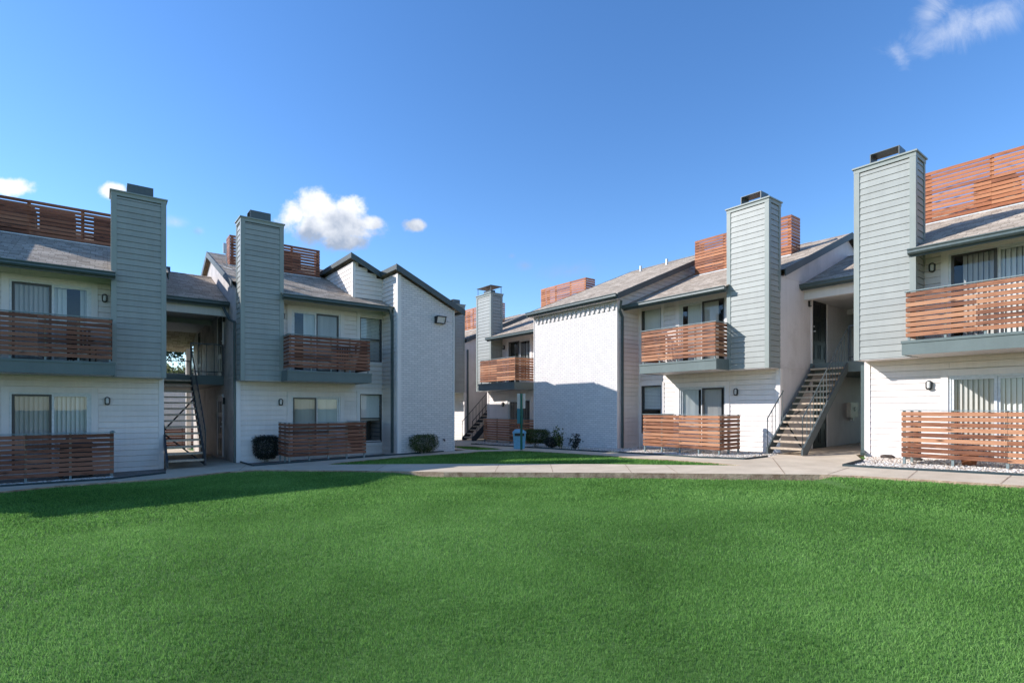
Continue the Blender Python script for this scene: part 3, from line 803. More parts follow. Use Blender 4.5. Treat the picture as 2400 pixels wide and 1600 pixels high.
# thin joints on the breezeway walls
def breezeway(b, F, width, zfl, zceil, zeave, nstart, neave, zlo, nend, mat_l, ridge=NR):
    """F of the stack whose side wall is seen; the passage lies at negative s"""
    P = F.P
    m = MB(); m.box(F, -width+.02, -.01, nend, nstart, zfl-.30, zfl); m.build('landing', M['fascia'], b)
    m = MB(); m.box(F, -width+.02, -.01, nend, neave-.35, zceil, zceil+.04); m.build('ceiling', M['soffit'], b)
    for na, nb_, za, zb_ in ((neave-.42, neave-.22, zeave-.42, zeave-.10), (nend, nend+.2, zceil-.42, zceil), (ridge-.1, ridge+.1, zceil-.16, zceil)):
        m = MB(); m.box(F, -width+.01, -.005, na, nb_, za, zb_); m.build('beam', M['soffit'], b)
    roof_slab(b, F, -width+.03, -.01, neave, zeave, ridge, rake=(False, False), nback=nend-.3)
breezeway(bR, FR2, 2.13, 1.36, 3.30, 3.66, -1.86, -1.25, -1.3, -9.7, None)
breezeway(bR, FR4, 2.13, 1.05, 3.00, 3.38, -1.9, -1.25, -1.6, -9.7, None)
# doors on the breezeway wall of the middle stack (faces the camera side)
TD = Turned(FR2, 0, -1)
entry_door(bR, TD, -3.0, -2.0, 1.36, 3.38); entry_door(bR, TD, -3.0, -2.0, -1.24, .82)
oval_lamp(bR, TD, -1.80, 3.18, n=0.0); oval_lamp(bR, TD, -1.80, .60, n=0.0)
m = MB(); m.box(TD, -9.3, -.05, .0, .008, 1.16, 1.19); m.box(TD, -9.3, -.0, .0, .008, 3.74, 3.76); m.build('panel_joint', M['stucco'], bR)
m = MB(); m.box(TD, -5.25, -4.62, 0, .12, -.30, .20); ub = m.build('utility_box', M['boxcream'], bR)
m = MB(); m.tube([TD.P(-4.95, .12, -.02), TD.P(-4.95, .13, -.02)], .07, 16); m.build('dial', M['steeldark'], ub)
m = MB(); m.box(TD, -4.95, -4.85, 0, .10, -.40, -.30); m.build('conduit', M['galv'], ub)
landing_rail(bR, FR2, -1.25, -.55, -1.0, 1.30, M['steeldark']) if False else None
landing_rail(bR, FR2, -2.08, -1.05, -1.9, 1.36, M['steeldark'])
# downspouts
zq = zg(14, 12)
downspout(bR, [(13.98, 12.05, 3.66), (14.05, 12.18, 3.35), (14.22, 12.20, 3.15), (14.22, 12.20, zq)])
downspout(bR, [(15.24, 5.24, 1.1), (15.24, 5.24, zg(15, 5)+.12), (14.95, 5.16, zg(15, 5)+.05)], .085)
downspout(bR, [(15.35, 23.7, 3.1), (15.35, 23.7, zg(15, 23))])
downspout(bR, [(14.1, 16.75, 3.6), (14.3, 16.75, 3.3), (14.3, 16.75, zg(14, 17))])
# vent pipes on the brick block roof
for (x, y) in ((19.3, 14.1), (19.3, 15.5)):
    z = 3.86+.417*(x-13.72); m = MB(); m.tube([(x, y, z-.05), (x, y, z+.24)], .055, 10); m.build('vent_pipe', M['galv'], bR)
m = MB(); m.box(W, 19.7, 19.9, 4.9, 5.3, 5.4, 5.6); m.build('vent_pipe', M['galv'], bR) if False else None
# floodlight frame etc come with the left block

# ------------------------------------------------------------------ LEFT BUILDING
KL = .95; LB, LG, LT = .82, 3.44, 5.60
bL = thing('apartment_building', (3, 22, -1.6), 'left-hand two-storey apartment block with shaded front and brick gable end', 'building', 'apartment blocks around the lawn')
FL1 = Frame(1.38, 17.71, (-1, 0), (0, -1)); FL2 = Frame(3.24, 17.71, (1, 0), (0, -1))
unit(bL, FL1, KL, LB, LG, LT, gaps_u=((1.75, 2.05),), gaps_l=(), scr_u=False, scr_l=False, win=True, roof_s=(-.12, 4.74), rake=(True, False), screen_s=(.6, 4.4), zscr=5.95)
unit(bL, FL2, KL, LB, LG, LT-.02, gaps_u=((1.6, 1.95),), gaps_l=(), scr_u=False, scr_l=True, wu=(1.0, False), wl=(.55, True), roof_s=(-.12, 4.70), rake=(True, False), screen_s=(.28, 3.5), zscr=5.98)
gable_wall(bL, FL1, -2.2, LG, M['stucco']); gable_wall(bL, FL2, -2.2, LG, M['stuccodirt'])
brick_block(bL, Frame(-3.35, 17.71, (-1, 0), (0, -1)), 0, 4.4, 1.2, -2.3, 3.80, zr_n=-5.0)
# further stack beyond the left block (out of the frame, its roof shades the lawn)
FL0 = Frame(-12.4, 17.71, (1, 0), (0, -1))
m = MB(); m.box(FL0, 0, 4.65, -.1, 0, -2.2, 3.6); m.build('siding_wall', M['siding'], bL); roof_slab(bL, FL0, 0, 4.65, .87, LG, NR)
m = MB(); m.box(W, -12.4, 1.3, 27.0, 27.12, -2.2, 3.5); m.box(W, 3.3, 7.9, 27.0, 27.12, -2.2, 3.5); m.build('rear_wall', M['siding'], bL)
gable_wall(bL, FL0, -2.2, LG, M['siding'], name='end_wall')
# wing with shed roof falling to the right
XB, XA, XE, YF = 7.88, 6.83, 10.03, 16.44
ZP = 4.70; SLW = .46
roofz = lambda x: ZP - SLW*(x-XB)
m = MB()
pts = [(XB, YF, -2.2), (XE, YF, -2.2), (XE, YF, roofz(XE)-.2), (XB, YF, roofz(XB)-.2)]
m.prism(pts, (0, .13, 0)); bw = m.build('brick_wall', M['brick'], bL)
m = MB(); FB = Frame(XB, YF, (0, 1), (-1, 0))        # side wall facing the sun
siding(m, FB, .0, 10.6, -2.2, roofz(XB)-.16); m.build('siding_wall', M['siding'], bL)
m = MB(); FA = Frame(XA, 17.71, (0, 1), (-1, 0)); siding(m, FA, 0, 9.3, 3.3, roofz(XA)-.16); m.build('siding_wall', M['siding'], bL)
m = MB(); m.build('siding_wall', M['siding'], bL); m = MB(); FAf = Frame(XA, 17.71, (1, 0), (0, -1)); siding(m, FAf, 0, XB-XA, 3.5, roofz(XA)-.16, n=.0, lim=lambda z: (0, min(XB-XA, (roofz(XA)-.16-z)/SLW)))
m.build('siding_wall', M['siding'], bL); m = MB(); FW_ = Frame(XE, YF, (0, 1), (1, 0)); siding(m, FW_, .05, 2.13, -2.2, roofz(XE)-.15); m.build('siding_wall', M['siding'], bL); m = MB(); siding(m, Frame(XE+.75, 18.57, (0, 1), (1, 0)), .0, 8.5, -2.2, roofz(XE+.75)-.15); siding(m, Frame(XE, 18.57, (1, 0), (0, -1)), .0, .75, -2.2, roofz(XE+.75)-.1)
m.build('siding_wall', M['siding'], bL)
m = MB(); m.box(W, XB-.03, XB-.0, YF-.02, YF+.12, -2.2, roofz(XB)-.2); m.box(W, XB, XB+.10, YF-.022, YF, -2.2, roofz(XB)-.22)
m.box(W, XE, XE+.03, YF-.03, YF+.1, -2.2, roofz(XE)-.2)
m.box(W, XA-.025, XA, 17.69, 17.80, 3.6, roofz(XA)-.2); m.box(W, XA, XA+.07, 17.675, 17.70, 3.75, roofz(XA)-.2)
m.build('corner_trim', M['trim'], bL)
def shed(x0, x1, y0, y1):
    m = MB(); z0, z1 = roofz(x0), roofz(x1); L_ = math.hypot(x1-x0, z0-z1)
    m.face([(x1, y0, z1), (x1, y1, z1), (x0, y1, z0), (x0, y0, z0)], [(y0, 0), (y1, 0), (y1, L_), (y0, L_)])
    m.face([(x1, y0, z1-.03), (x1, y1, z1-.03), (x0, y1, z0-.03), (x0, y0, z0-.03)])
    m.face([(x0, y0, z0-.03), (x0, y1, z0-.03), (x0, y1, z0), (x0, y0, z0)])
    return m
ov = .12
r0 = shed(XE+.35, XE+1.10, 18.57-.16, 27.3).build('roof', M['roof'], bL)
r1 = shed(XA-ov, XE+.35, 17.71-.16, 27.3).build('roof', M['roof'], bL)
r2 = shed(XB-ov, XE+.35, YF-.16, 17.71-.16).build('roof', M['roof'], bL)
m = MB()
def rakeb(x0, x1, y, zo=.012):
    m.prism([(x0, y, roofz(x0)+zo), (x1, y, roofz(x1)+zo), (x1, y, roofz(x1)-.19), (x0, y, roofz(x0)-.19)], (0, -.035, 0))
rakeb(XA-ov-.03, XB-ov, 17.71-.16); m.build('rake_board', M['rake'], bL); m = MB(); rakeb(XB-ov-.03, XE+.38, YF-.16); m.build('rake_board', M['rake'], bL); m = MB()
m.prism([(XA-ov, 17.55, roofz(XA-ov)+.012), (XA-ov, 27.3, roofz(XA-ov)+.012), (XA-ov, 27.3, roofz(XA-ov)-.15), (XA-ov, 17.55, roofz(XA-ov)-.15)], (-.03, 0, 0)); m.build('rake_board', M['rake'], bL); m = MB()
m.prism([(XB-ov, YF-.16, roofz(XB-ov)+.012), (XB-ov, 17.55, roofz(XB-ov)+.012), (XB-ov, 17.55, roofz(XB-ov)-.15), (XB-ov, YF-.16, roofz(XB-ov)-.15)], (-.03, 0, 0))
m.build('rake_board', M['rake'], bL)
m = MB(); m.box(W, XE+.34, XE+.45, YF-.1, 18.4, roofz(XE+.35)-.12, roofz(XE+.35)); m.build('gutter', M['gutter'], bL)
# flood light on the brick
m = MB(); m.box(W, 9.26, 9.62, YF-.05, YF, 2.98, 3.22)
m.prism([(9.26, YF-.05, 2.98), (9.26, YF-.05, 3.22), (9.26, YF-.22, 3.22), (9.26, YF-.13, 2.98)], (.02, 0, 0))
m.prism([(9.60, YF-.05, 2.98), (9.60, YF-.05, 3.22), (9.60, YF-.22, 3.22), (9.60, YF-.13, 2.98)], (.02, 0, 0)); m.box(W, 9.26, 9.62, YF-.23, YF-.05, 3.20, 3.225); m.box(W, 9.26, 9.62, YF-.14, YF-.05, 2.975, 2.995)
fl = m.build('flood_light', M['lampblack'], bL)
m = MB(); m.prism([(9.285, YF-.11, 3.0), (9.595, YF-.11, 3.0), (9.595, YF-.19, 3.195), (9.285, YF-.19, 3.195)], (0, .03, 0)); m.build('lens', M['lens'], fl)
m = MB(); m.tube([(9.62, YF-.03, 3.10), (10.03, YF-.03, 3.07)], .008, 6); m.build('conduit', M['galv'], fl)
# pipe stub at the foot of the brick wall
zq = zg(9.7, YF); m = MB(); m.tube([(9.62, YF, zq+.42), (9.62, YF-.08, zq+.42), (9.62, YF-.09, zq+.36)], .025, 8); m.build('hose_bib', M['steeldark'], bL)
# satellite antenna mount on the roof of the middle stack
m = MB(); zr_ = LG+.417*(19.9-16.84); m.tube([(3.32, 19.75, zr_), (3.25, 19.6, zr_+.55)], .016, 6); m.tube([(3.32, 19.75, zr_), (3.15, 19.4, zr_-.02)], .012, 6)
m.tube([(3.0, 19.9, zr_+.05), (3.2, 19.7, zr_-.05), (3.4, 19.3, zr_-.2)], .012, 6)
an = m.build('antenna_mount', M['galv'], bL)
m = MB(); m.box(W, 3.17, 3.27, 19.5, 19.56, zr_+.35, zr_+.68); m.build('antenna_panel', M['alu'], an)
m = MB(); m.box(W, 1.55, 1.95, 22.2, 22.45, 4.75, 4.98); m.build('roof_vent', M['rake'], bL)
# breezeway of the left block
breezeway(bL, FL2, 1.86, 1.08, 3.22, 3.36, -2.1, -1.14, -1.6, -9.9, None)
TL = Turned(FL2, 0, -1)
entry_door(bL, TL, -3.15, -2.25, 1.10, 3.12); entry_door(bL, TL, -8.0, -7.1, 1.10, 3.12); entry_door(bL, TL, -3.15, -2.25, -1.60, .42)
oval_lamp(bL, TL, -1.95, 2.95, n=0.0); oval_lamp(bL, TL, -1.95, .25, n=0.0)
landing_rail(bL, FL2, -.94, -.03, -2.14, 1.08, M['steeldark'], gap=.22); landing_rail(bL, FL2, -1.83, -.03, -9.85, 1.08, M['steeldark'], gap=.22)
m = MB(); m.box(TL, -9.3, -.05, .0, .008, .95, .98); m.build('panel_joint', M['stucco'], bL)
downspout(bL, [(3.05, 18.85, 3.2), (3.16, 18.4, 2.75), (3.19, 17.80, 2.6), (3.19, 17.78, zg(3, 18))])
downspout(bL, [(7.74, 16.78, 3.36), (7.80, 16.80, 3.1), (7.83, 16.80, 2.95), (7.83, 16.80, zg(8, 17)+.05)], .085)
# pale post of the rear passage
m = MB(); m.box(W, 3.02, 3.20, 27.6, 27.8, -1.8, 3.2); m.build('post', M['trim'], bL)

# ------------------------------------------------------------------ stairs
staircase(Frame(14.3, 6.25, (0, 1), (1, 0)), .95, 2.75, zg(14.3, 6.7)+.02, 1.36, 14, 'open metal staircase with beige treads rising from the sunlit path', M['steel'], rails=(True, .3))
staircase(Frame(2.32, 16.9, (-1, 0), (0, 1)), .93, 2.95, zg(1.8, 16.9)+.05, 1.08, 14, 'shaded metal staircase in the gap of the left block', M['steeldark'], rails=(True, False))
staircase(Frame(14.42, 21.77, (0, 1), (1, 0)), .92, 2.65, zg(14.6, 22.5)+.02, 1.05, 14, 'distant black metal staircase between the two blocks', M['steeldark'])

# ------------------------------------------------------------------ patio fences
def patio_fence(F, s0, s1, out, label, ret=(1.05, 1.55), zoff=0.0, posts=4, group='slatted patio fences'):
    P = F.P; c = P((s0+s1)/2, out, 0); z = zg(c[0], c[1])+zoff
    t = thing('patio_fence', (c[0], c[1], z), label, 'fence', group)
    m = MB(); z0 = z+.10
    boards(m, F, s0, s1, out, z0, 9, joints=(s0+(s1-s0)*.5,), pitch=.109)
    if ret[0]: boards(m, Turned(F, s0+.022, -1), out-ret[0], out-.002, 0, z0, 9)
    if ret[1]: boards(m, Turned(F, s1-.022, 1), out-ret[1], out-.002, 0, z0, 9)
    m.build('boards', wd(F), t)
    zt = z0+9*.109
    r = MB(); r.box(F, s0-.03, s1+.03, out-.035, out+.03, zt-.004, zt+.012)
    if ret[0]: r.box(F, s0-.02, s0+.04, out-ret[0], out-.035, zt-.004, zt+.012)
    if ret[1]: r.box(F, s1-.04, s1+.02, out-ret[1], out-.035, zt-.004, zt+.012)
    r.build('top_rail', M['post'], t)
    for i in range(posts+1):
        x = s0+.02 + (s1-s0-.09)*i/posts
        q = MB(); q.box(F, x, x+.045, out-.05, out-.004, z-.1, zt-.004); q.build('post', M['post'], t)
    if ret[0]:
        for f in (.5, 1.0):
            q = MB(); q.box(F, s0+.025, s0+.07, out-ret[0]*f, out-ret[0]*f+.045, z-.1, zt-.004); q.build('post', M['post'], t)
    return t
patio_fence(FR1, 1.22, 4.6, 1.6, 'sunlit slatted patio fence at the right edge, below the balcony')
patio_fence(FR2, .88, 3.52, 1.6, 'sunlit slatted patio fence left of the open metal stairs', zoff=.04)
patio_fence(FR3, .95, 4.95, .9, 'dark slatted fence behind the blue bin', ret=(0, 0), zoff=-.02)
patio_fence(FL1, 1.12, 4.3, 1.6, 'shaded brown patio fence at the left edge', zoff=-.02)
patio_fence(FL2, 1.04, 3.38, 1.6, 'dark slatted patio fence beside the round dark shrub', zoff=.06)

# ------------------------------------------------------------------ condensers behind the screens
def roofz_main(base, setback, zgut): return zgut+.417*(.87+setback)
for i, (s, lab) in enumerate(((1.2, 'condenser behind the left roof screen, next to the chimney'), (2.5, 'second condenser from the chimney behind the left roof screen'), (3.45, 'condenser behind the left roof screen, nearest the picture edge'))):
    p = FL1.P(s*KL, -3.25, roofz_main(0, 3.25, LG)+.0); ac_unit(p, lab)
for s, lab in ((1.1, 'condenser behind the roof screen of the second left chimney'), (2.4, 'condenser right of the second left chimney, behind slats')):
    p = FL2.P(s*KL, -3.25, roofz_main(0, 3.25, LG)); ac_unit(p, lab)
for s, lab in ((1.9, 'condenser behind the rightmost roof screen, beside the big chimney'), (3.05, 'condenser behind the rightmost roof screen at the picture edge')):
    p = FR1.P(s, -3.3, roofz_main(0, 3.3, ZGT)); ac_unit(p, lab)
p = FR2.P(3.5, -3.3, roofz_main(0, 3.3, ZGT)); ac_unit(p, 'condenser behind the short screen left of the middle right chimney')

# ------------------------------------------------------------------ ground, path, gravel
def grid_ground():
    m = MB(); xs = sorted(set([-400, -200, -100, -60] + [x*.5 for x in range(-60, 92)] + [60, 100, 200, 400]))
    ys = sorted(set([-400, -200, -100, -50] + [y*.5 for y in range(-40, 132)] + [80, 120, 200, 400]))
    V = [(x, y, zg(x, y)-drop(x, y)) for y in ys for x in xs]; nx = len(xs)
    me = bpy.data.meshes.new('ground'); f = [(j*nx+i, j*nx+i+1, (j+1)*nx+i+1, (j+1)*nx+i) for j in range(len(ys)-1) for i in range(nx-1)]
    me.from_pydata(V, [], f); me.polygons.foreach_set('use_smooth', [True]*len(f)); me.materials.append(M['grass_ground'])
    o = bpy.data.objects.new('ground', me); COL.objects.link(o); tag(o, kind='structure'); return o
grid_ground()
near_px = [(0, 1151), (139, 1137), (400, 1119.5), (520, 1105.5), (605, 1100), (700, 1101), (819, 1101.5), (930, 1103), (1040, 1105), (1240, 1105), (1440, 1105.5), (1570, 1106.5), (1700, 1108), (1921, 1110), (2000, 1112.5), (2170, 1122), (2400, 1136)]
NEAR = [gp(*p) for p in near_px]
island_px = [(768, 1088), (785, 1084.5), (860, 1077), (980, 1067), (1100, 1059.6), (1125, 1057), (1224, 1055), (1346, 1062), (1440, 1068), (1485, 1072.5), (1570, 1076.5), (1655, 1082), (1742, 1089.8), (1600, 1088.5), (1400, 1086.5), (1040, 1086.3), (900, 1087.2)]
ISL = [gp(*p) for p in island_px]
back_px = [(1050, 1044.3), (1108, 1045.4), (1159, 1049.4), (1180, 1053), (1120, 1054), (1045, 1055.6)]
BCK = [gp(*p) for p in back_px]; BCK = [(max(x, 10.75), y) for x, y in BCK]
outer = [(-9.0, NEAR[0][1]-.5)] + NEAR + [(11.1, -6)]
outer += [(12.7, -6)] + [gp(2400, 1114.6), gp(2200, 1104), gp(2100, 1099), gp(1975, 1091.6), gp(2023, 1078.8)] + [(15.25, 5.4), (25.0, 5.4), (25.0, 7.15), (15.3, 7.15)]
outer += [gp(1799, 1070.5), gp(1747, 1076.3), gp(1640, 1072.5), gp(1544, 1066), gp(1468, 1061.8), gp(1400, 1058.3), gp(1250, 1049.5), gp(1104, 1040.5), (15.0, 21.6), (25, 21.7), (25, 23.7), (13.2, 23.7), (13.2, 34), (10.5, 34), (10.4, 16.2)]
outer += [gp(1040, 1058), gp(860, 1071), gp(700, 1083.7), gp(593, 1092), gp(563, 1083.5), (3.2, 17.6), (3.2, 30), (1.42, 30), (1.42, 17.2), gp(388, 1109), gp(268, 1123), gp(0, 1140.5), (-9.0, gp(0, 1140.5)[1])]
def poly_sheet(name, polys, dz, mat, thick=.10, side=None, kind='structure', parent=None):
    tess = geometry.tessellate_polygon([[Vector((x, y, 0)) for x, y in p] for p in polys])
    flatp = [q for p in polys for q in p]
    # subdivide through bmesh so the sheet follows the ground
    import bmesh
    bm = bmesh.new(); vs = [bm.verts.new((x, y, zg(x, y)+dz)) for x, y in flatp]
    for t in tess:
        try: bm.faces.new([vs[i] for i in t])
        except ValueError: pass
    bmesh.ops.recalc_face_normals(bm, faces=bm.faces)
    for f in bm.faces:
        if f.normal.z < 0: f.normal_flip()
        f.material_index = 0
    if thick:
        k = 0
        for p in polys:
            n = len(p)
            for i in range(n):
                a, b2 = vs[k+i], vs[k+(i+1) % n]
                lo = [bm.verts.new((v.co.x, v.co.y, v.co.z-thick)) for v in (a, b2)]
                f = bm.faces.new([a, b2, lo[1], lo[0]]); f.material_index = 1 if side else 0
            k += n
    me = bpy.data.meshes.new(name); bm.to_mesh(me); bm.free()
    me.materials.append(mat)
    if side: me.materials.append(side)
    o = bpy.data.objects.new(name, me); COL.objects.link(o); tag(o, kind=kind); return o
poly_sheet('sidewalk', [outer, ISL, BCK], .0, M['concrete'], .2, M['kerb'])
poly_sheet('lawn_island', [ISL], -.045, M['grass_ground'], 0); poly_sheet('lawn_strip', [BCK], -.045, M['grass_ground'], 0)
# expansion joints: shallow dark strips laid on the slab
jm = MB()
def joint(a, b2, w=.015):
    a = Vector((a[0], a[1], zg(*a)+.003)); b_ = Vector((b2[0], b2[1], zg(*b2)+.003)); d = (b_-a).normalized(); s = Vector((-d.y, d.x, 0))*w/2
    jm.face([tuple(a-s), tuple(a+s), tuple(b_+s), tuple(b_-s)])
for pa, pb in (((1296, 1104.8), (1290, 1087)), ((1160, 1104.5), (1170, 1087)), ((1588, 1106), (1560, 1088.5)), ((1940, 1110), (1990, 1095)), ((2128, 1119), (2150, 1102)), ((2345, 1132), (2370, 1113)), ((880, 1102), (905, 1088)), ((560, 1102), (578, 1088)), ((250, 1129), (262, 1123)), ((1480, 1105.5), (1465, 1087.5)), ((1840, 1109), (1810, 1072))):
    joint(gp(*pa), gp(*pb))
o = jm.build('sidewalk_joints', M['kerb']); tag(o, kind='structure')

def bed(name, poly): return poly_sheet(name, [poly], -.035, M['soil'], 0, kind='structure')
bedR1 = [gp(1975, 1091.6), gp(2100, 1099), gp(2200, 1104), gp(2400, 1114.6), (12.6, -3), (15.3, -3), (15.3, 5.15), gp(2023, 1078.8)]
bedR2 = [gp(1799, 1070.5), gp(1747, 1076.3), gp(1640, 1072.5), gp(1544, 1066), gp(1468, 1061.8), gp(1400, 1058.3), (14.1, 12.28), (15.3, 12.28), (15.3, 7.25)]
bedR3 = [gp(1400, 1058.3), gp(1250, 1049.5), gp(1104, 1040.5), (15.0, 21.6), (15.3, 16.7), (14.1, 16.7), (14.1, 12.3)]
bedL1 = [gp(388, 1109), gp(268, 1123), gp(0, 1140.5), (-9.0, gp(0, 1140.5)[1]), (-9, 17.8), (1.42, 17.8), (1.42, 17.2)]
bedL2 = [gp(563, 1083.5), gp(593, 1092), gp(700, 1083.7), gp(860, 1071), gp(1040, 1058), (10.2, 16.35), (10.2, 17.8), (3.3, 17.8)]
beds = {'R1': bedR1, 'R2': bedR2, 'R3': bedR3, 'L1': bedL1, 'L2': bedL2}
for bn, bp in beds.items(): bed('planting_bed', bp)
def inpoly(x, y, poly):
    c = np.zeros(x.shape, bool); n = len(poly); j = n-1
    for i in range(n):
        xi, yi = poly[i]; xj, yj = poly[j]
        c ^= ((yi > y) != (yj > y)) & (x < (xj-xi)*(y-yi)/((yj-yi) or 1e-9)+xi); j = i
    return c
def zgv(x, y):
    xc = np.clip(x, -25, 40); yc = np.clip(y, -15, 60)
    return GA + GX*xc + GY*yc - 0.26*np.exp(-((x-2.5)**2+(y-2.5)**2)/(2*3.2**2))
def big_mesh(name, V, F, rnd, mat):
    me = bpy.data.meshes.new(name); nf = len(F); k = F.shape[1]
    me.vertices.add(len(V)); me.vertices.foreach_set('co', V.astype(np.float32).ravel())
    me.loops.add(nf*k); me.loops.foreach_set('vertex_index', F.astype(np.int32).ravel())
    me.polygons.add(nf); me.polygons.foreach_set('loop_start', np.arange(0, nf*k, k, dtype=np.int32)); me.polygons.foreach_set('loop_total', np.full(nf, k, np.int32))
    me.update(calc_edges=True)
    at = me.attributes.new('rnd', 'FLOAT', 'FACE'); at.data.foreach_set('value', rnd.astype(np.float32))
    me.materials.append(mat)
    o = bpy.data.objects.new(name, me); COL.objects.link(o); return o
def gravel(poly, dens, label, rmin=.012, rmax=.034, lim=None):
    P = np.array(poly); lo, hi = P.min(0), P.max(0)
    if lim: lo = np.maximum(lo, lim[0]); hi = np.minimum(hi, lim[1])
    n = int((hi[0]-lo[0])*(hi[1]-lo[1])*dens)
    x = RNG.uniform(lo[0], hi[0], n); y = RNG.uniform(lo[1], hi[1], n); k = inpoly(x, y, poly); x, y = x[k], y[k]; n = len(x)
    octv = np.array([(1,0,0),(-1,0,0),(0,1,0),(0,-1,0),(0,0,1),(0,0,-1),(.7,.7,.3),(-.7,.7,.3),(-.7,-.7,.3),(.7,-.7,.3)])
    # simple rounded stones: 6-gon double pyramid
    a = np.arange(6)*math.pi/3
    base = np.concatenate([np.stack([np.cos(a), np.sin(a), np.full(6, -.1)], 1), np.stack([.62*np.cos(a+.4), .62*np.sin(a+.4), np.full(6, .62)], 1), [[0, 0, .8]]])
    F = [];
    for i in range(6):
        j = (i+1) % 6; F += [(i, j, 6+j), (i, 6+j, 6+i), (6+i, 6+j, 12)]
    F = np.array(F)
    r = RNG.uniform(rmin, rmax, n); el = RNG.uniform(.6, 1.0, (n, 1)); th = RNG.uniform(0, 6.28, n)
    v = base[None]*np.stack([r, r*el[:, 0], r*.62], 1)[:, None, :]*RNG.uniform(.85, 1.15, (n, 13, 1))
    c, s = np.cos(th)[:, None], np.sin(th)[:, None]
    vx = v[:, :, 0]*c - v[:, :, 1]*s + x[:, None]; vy = v[:, :, 0]*s + v[:, :, 1]*c + y[:, None]
    vz = v[:, :, 2] + (zgv(x, y)-.03+RNG.uniform(0, .012, n))[:, None]
    V = np.stack([vx, vy, vz], 2).reshape(-1, 3); FF = (F[None]+13*np.arange(n)[:, None, None]).reshape(-1, 3)
    o = big_mesh('gravel', V, FF, np.repeat(RNG.random(n), len(F)), M['stone'])
    tag(o, label, 'gravel', None, 'stuff')
    return o
gravel(bedR1, 900, 'pale river gravel under the rightmost patio fence', lim=((11, 1.2), (15.4, 5.3)))
gravel(bedR2, 800, 'pale gravel around the middle patio fence by the stairs')
gravel(bedR3, 900, 'gravel strip at the foot of the sunlit brick wall')
gravel(bedL1, 1100, 'gravel strip below the left patio fence', lim=((-3.0, 12), (.25, 16.2)), rmax=.04)
gravel(bedL2, 900, 'gravel strip at the foot of the brick gable end', lim=((4.3, 12), (10.2, 16.6)), rmax=.04)
# steel edging along the beds
def edging(pts, label):
    m = MB()
    for a, b2 in zip(pts[:-1], pts[1:]):
        d = Vector((b2[0]-a[0], b2[1]-a[1], 0)).normalized(); 
        A = (a[0], a[1], zg(*a)+.008); B_ = (b2[0], b2[1], zg(*b2)+.008); m.bar(A, B_, .018, .07)
    o = m.build('bed_edging', M['edging']); tag(o, label, 'edging', 'metal bed edgings'); return o
edging([gp(2023, 1078.8), gp(1975, 1091.6), gp(2100, 1099), gp(2200, 1104), gp(2400, 1114.6)], 'thin dark edging around the gravel at the right edge')
edging([gp(1799, 1070.5), gp(1747, 1076.3), gp(1640, 1072.5), gp(1544, 1066), gp(1468, 1061.8), gp(1400, 1058.3)], 'thin dark edging in front of the middle patio fence')
edging([gp(1400, 1058.3), gp(1250, 1049.5), gp(1104, 1040.5)], 'dark edging along the foot of the sunlit brick wall')
edging([gp(388, 1109), gp(268, 1123), gp(0, 1140.5)], 'dark edging below the left patio fence')
edging([gp(563, 1083.5), gp(593, 1092), gp(700, 1083.7), gp(860, 1071), gp(1040, 1058)], 'dark edging along the bed with the round dark shrub')

# rocks along the right wall
def rock(x, y, r, label):
    import bmesh
    bm = bmesh.new(); bmesh.ops.create_icosphere(bm, subdivisions=2, radius=r)
    for v in bm.verts:
        v.co *= 1+random.uniform(-.16, .16); v.co.z *= .55; v.co.y *= 1.4
    me = bpy.data.meshes.new('rock'); bm.to_mesh(me); bm.free(); me.materials.append(M['rock'])
    o = bpy.data.objects.new('rock', me); COL.objects.link(o); o.location = (x, y, zg(x, y)+.01); tag(o, label, 'rock', 'dark rocks in the gravel')
rock(14.93, 4.62, .11, 'dark rock by the corner downspout at the right wall'); rock(14.9, 4.12, .13, 'larger dark rock at the wall between downspout and patio fence'); rock(14.6, 3.95, .09, 'small dark rock beside the patio fence end'); 

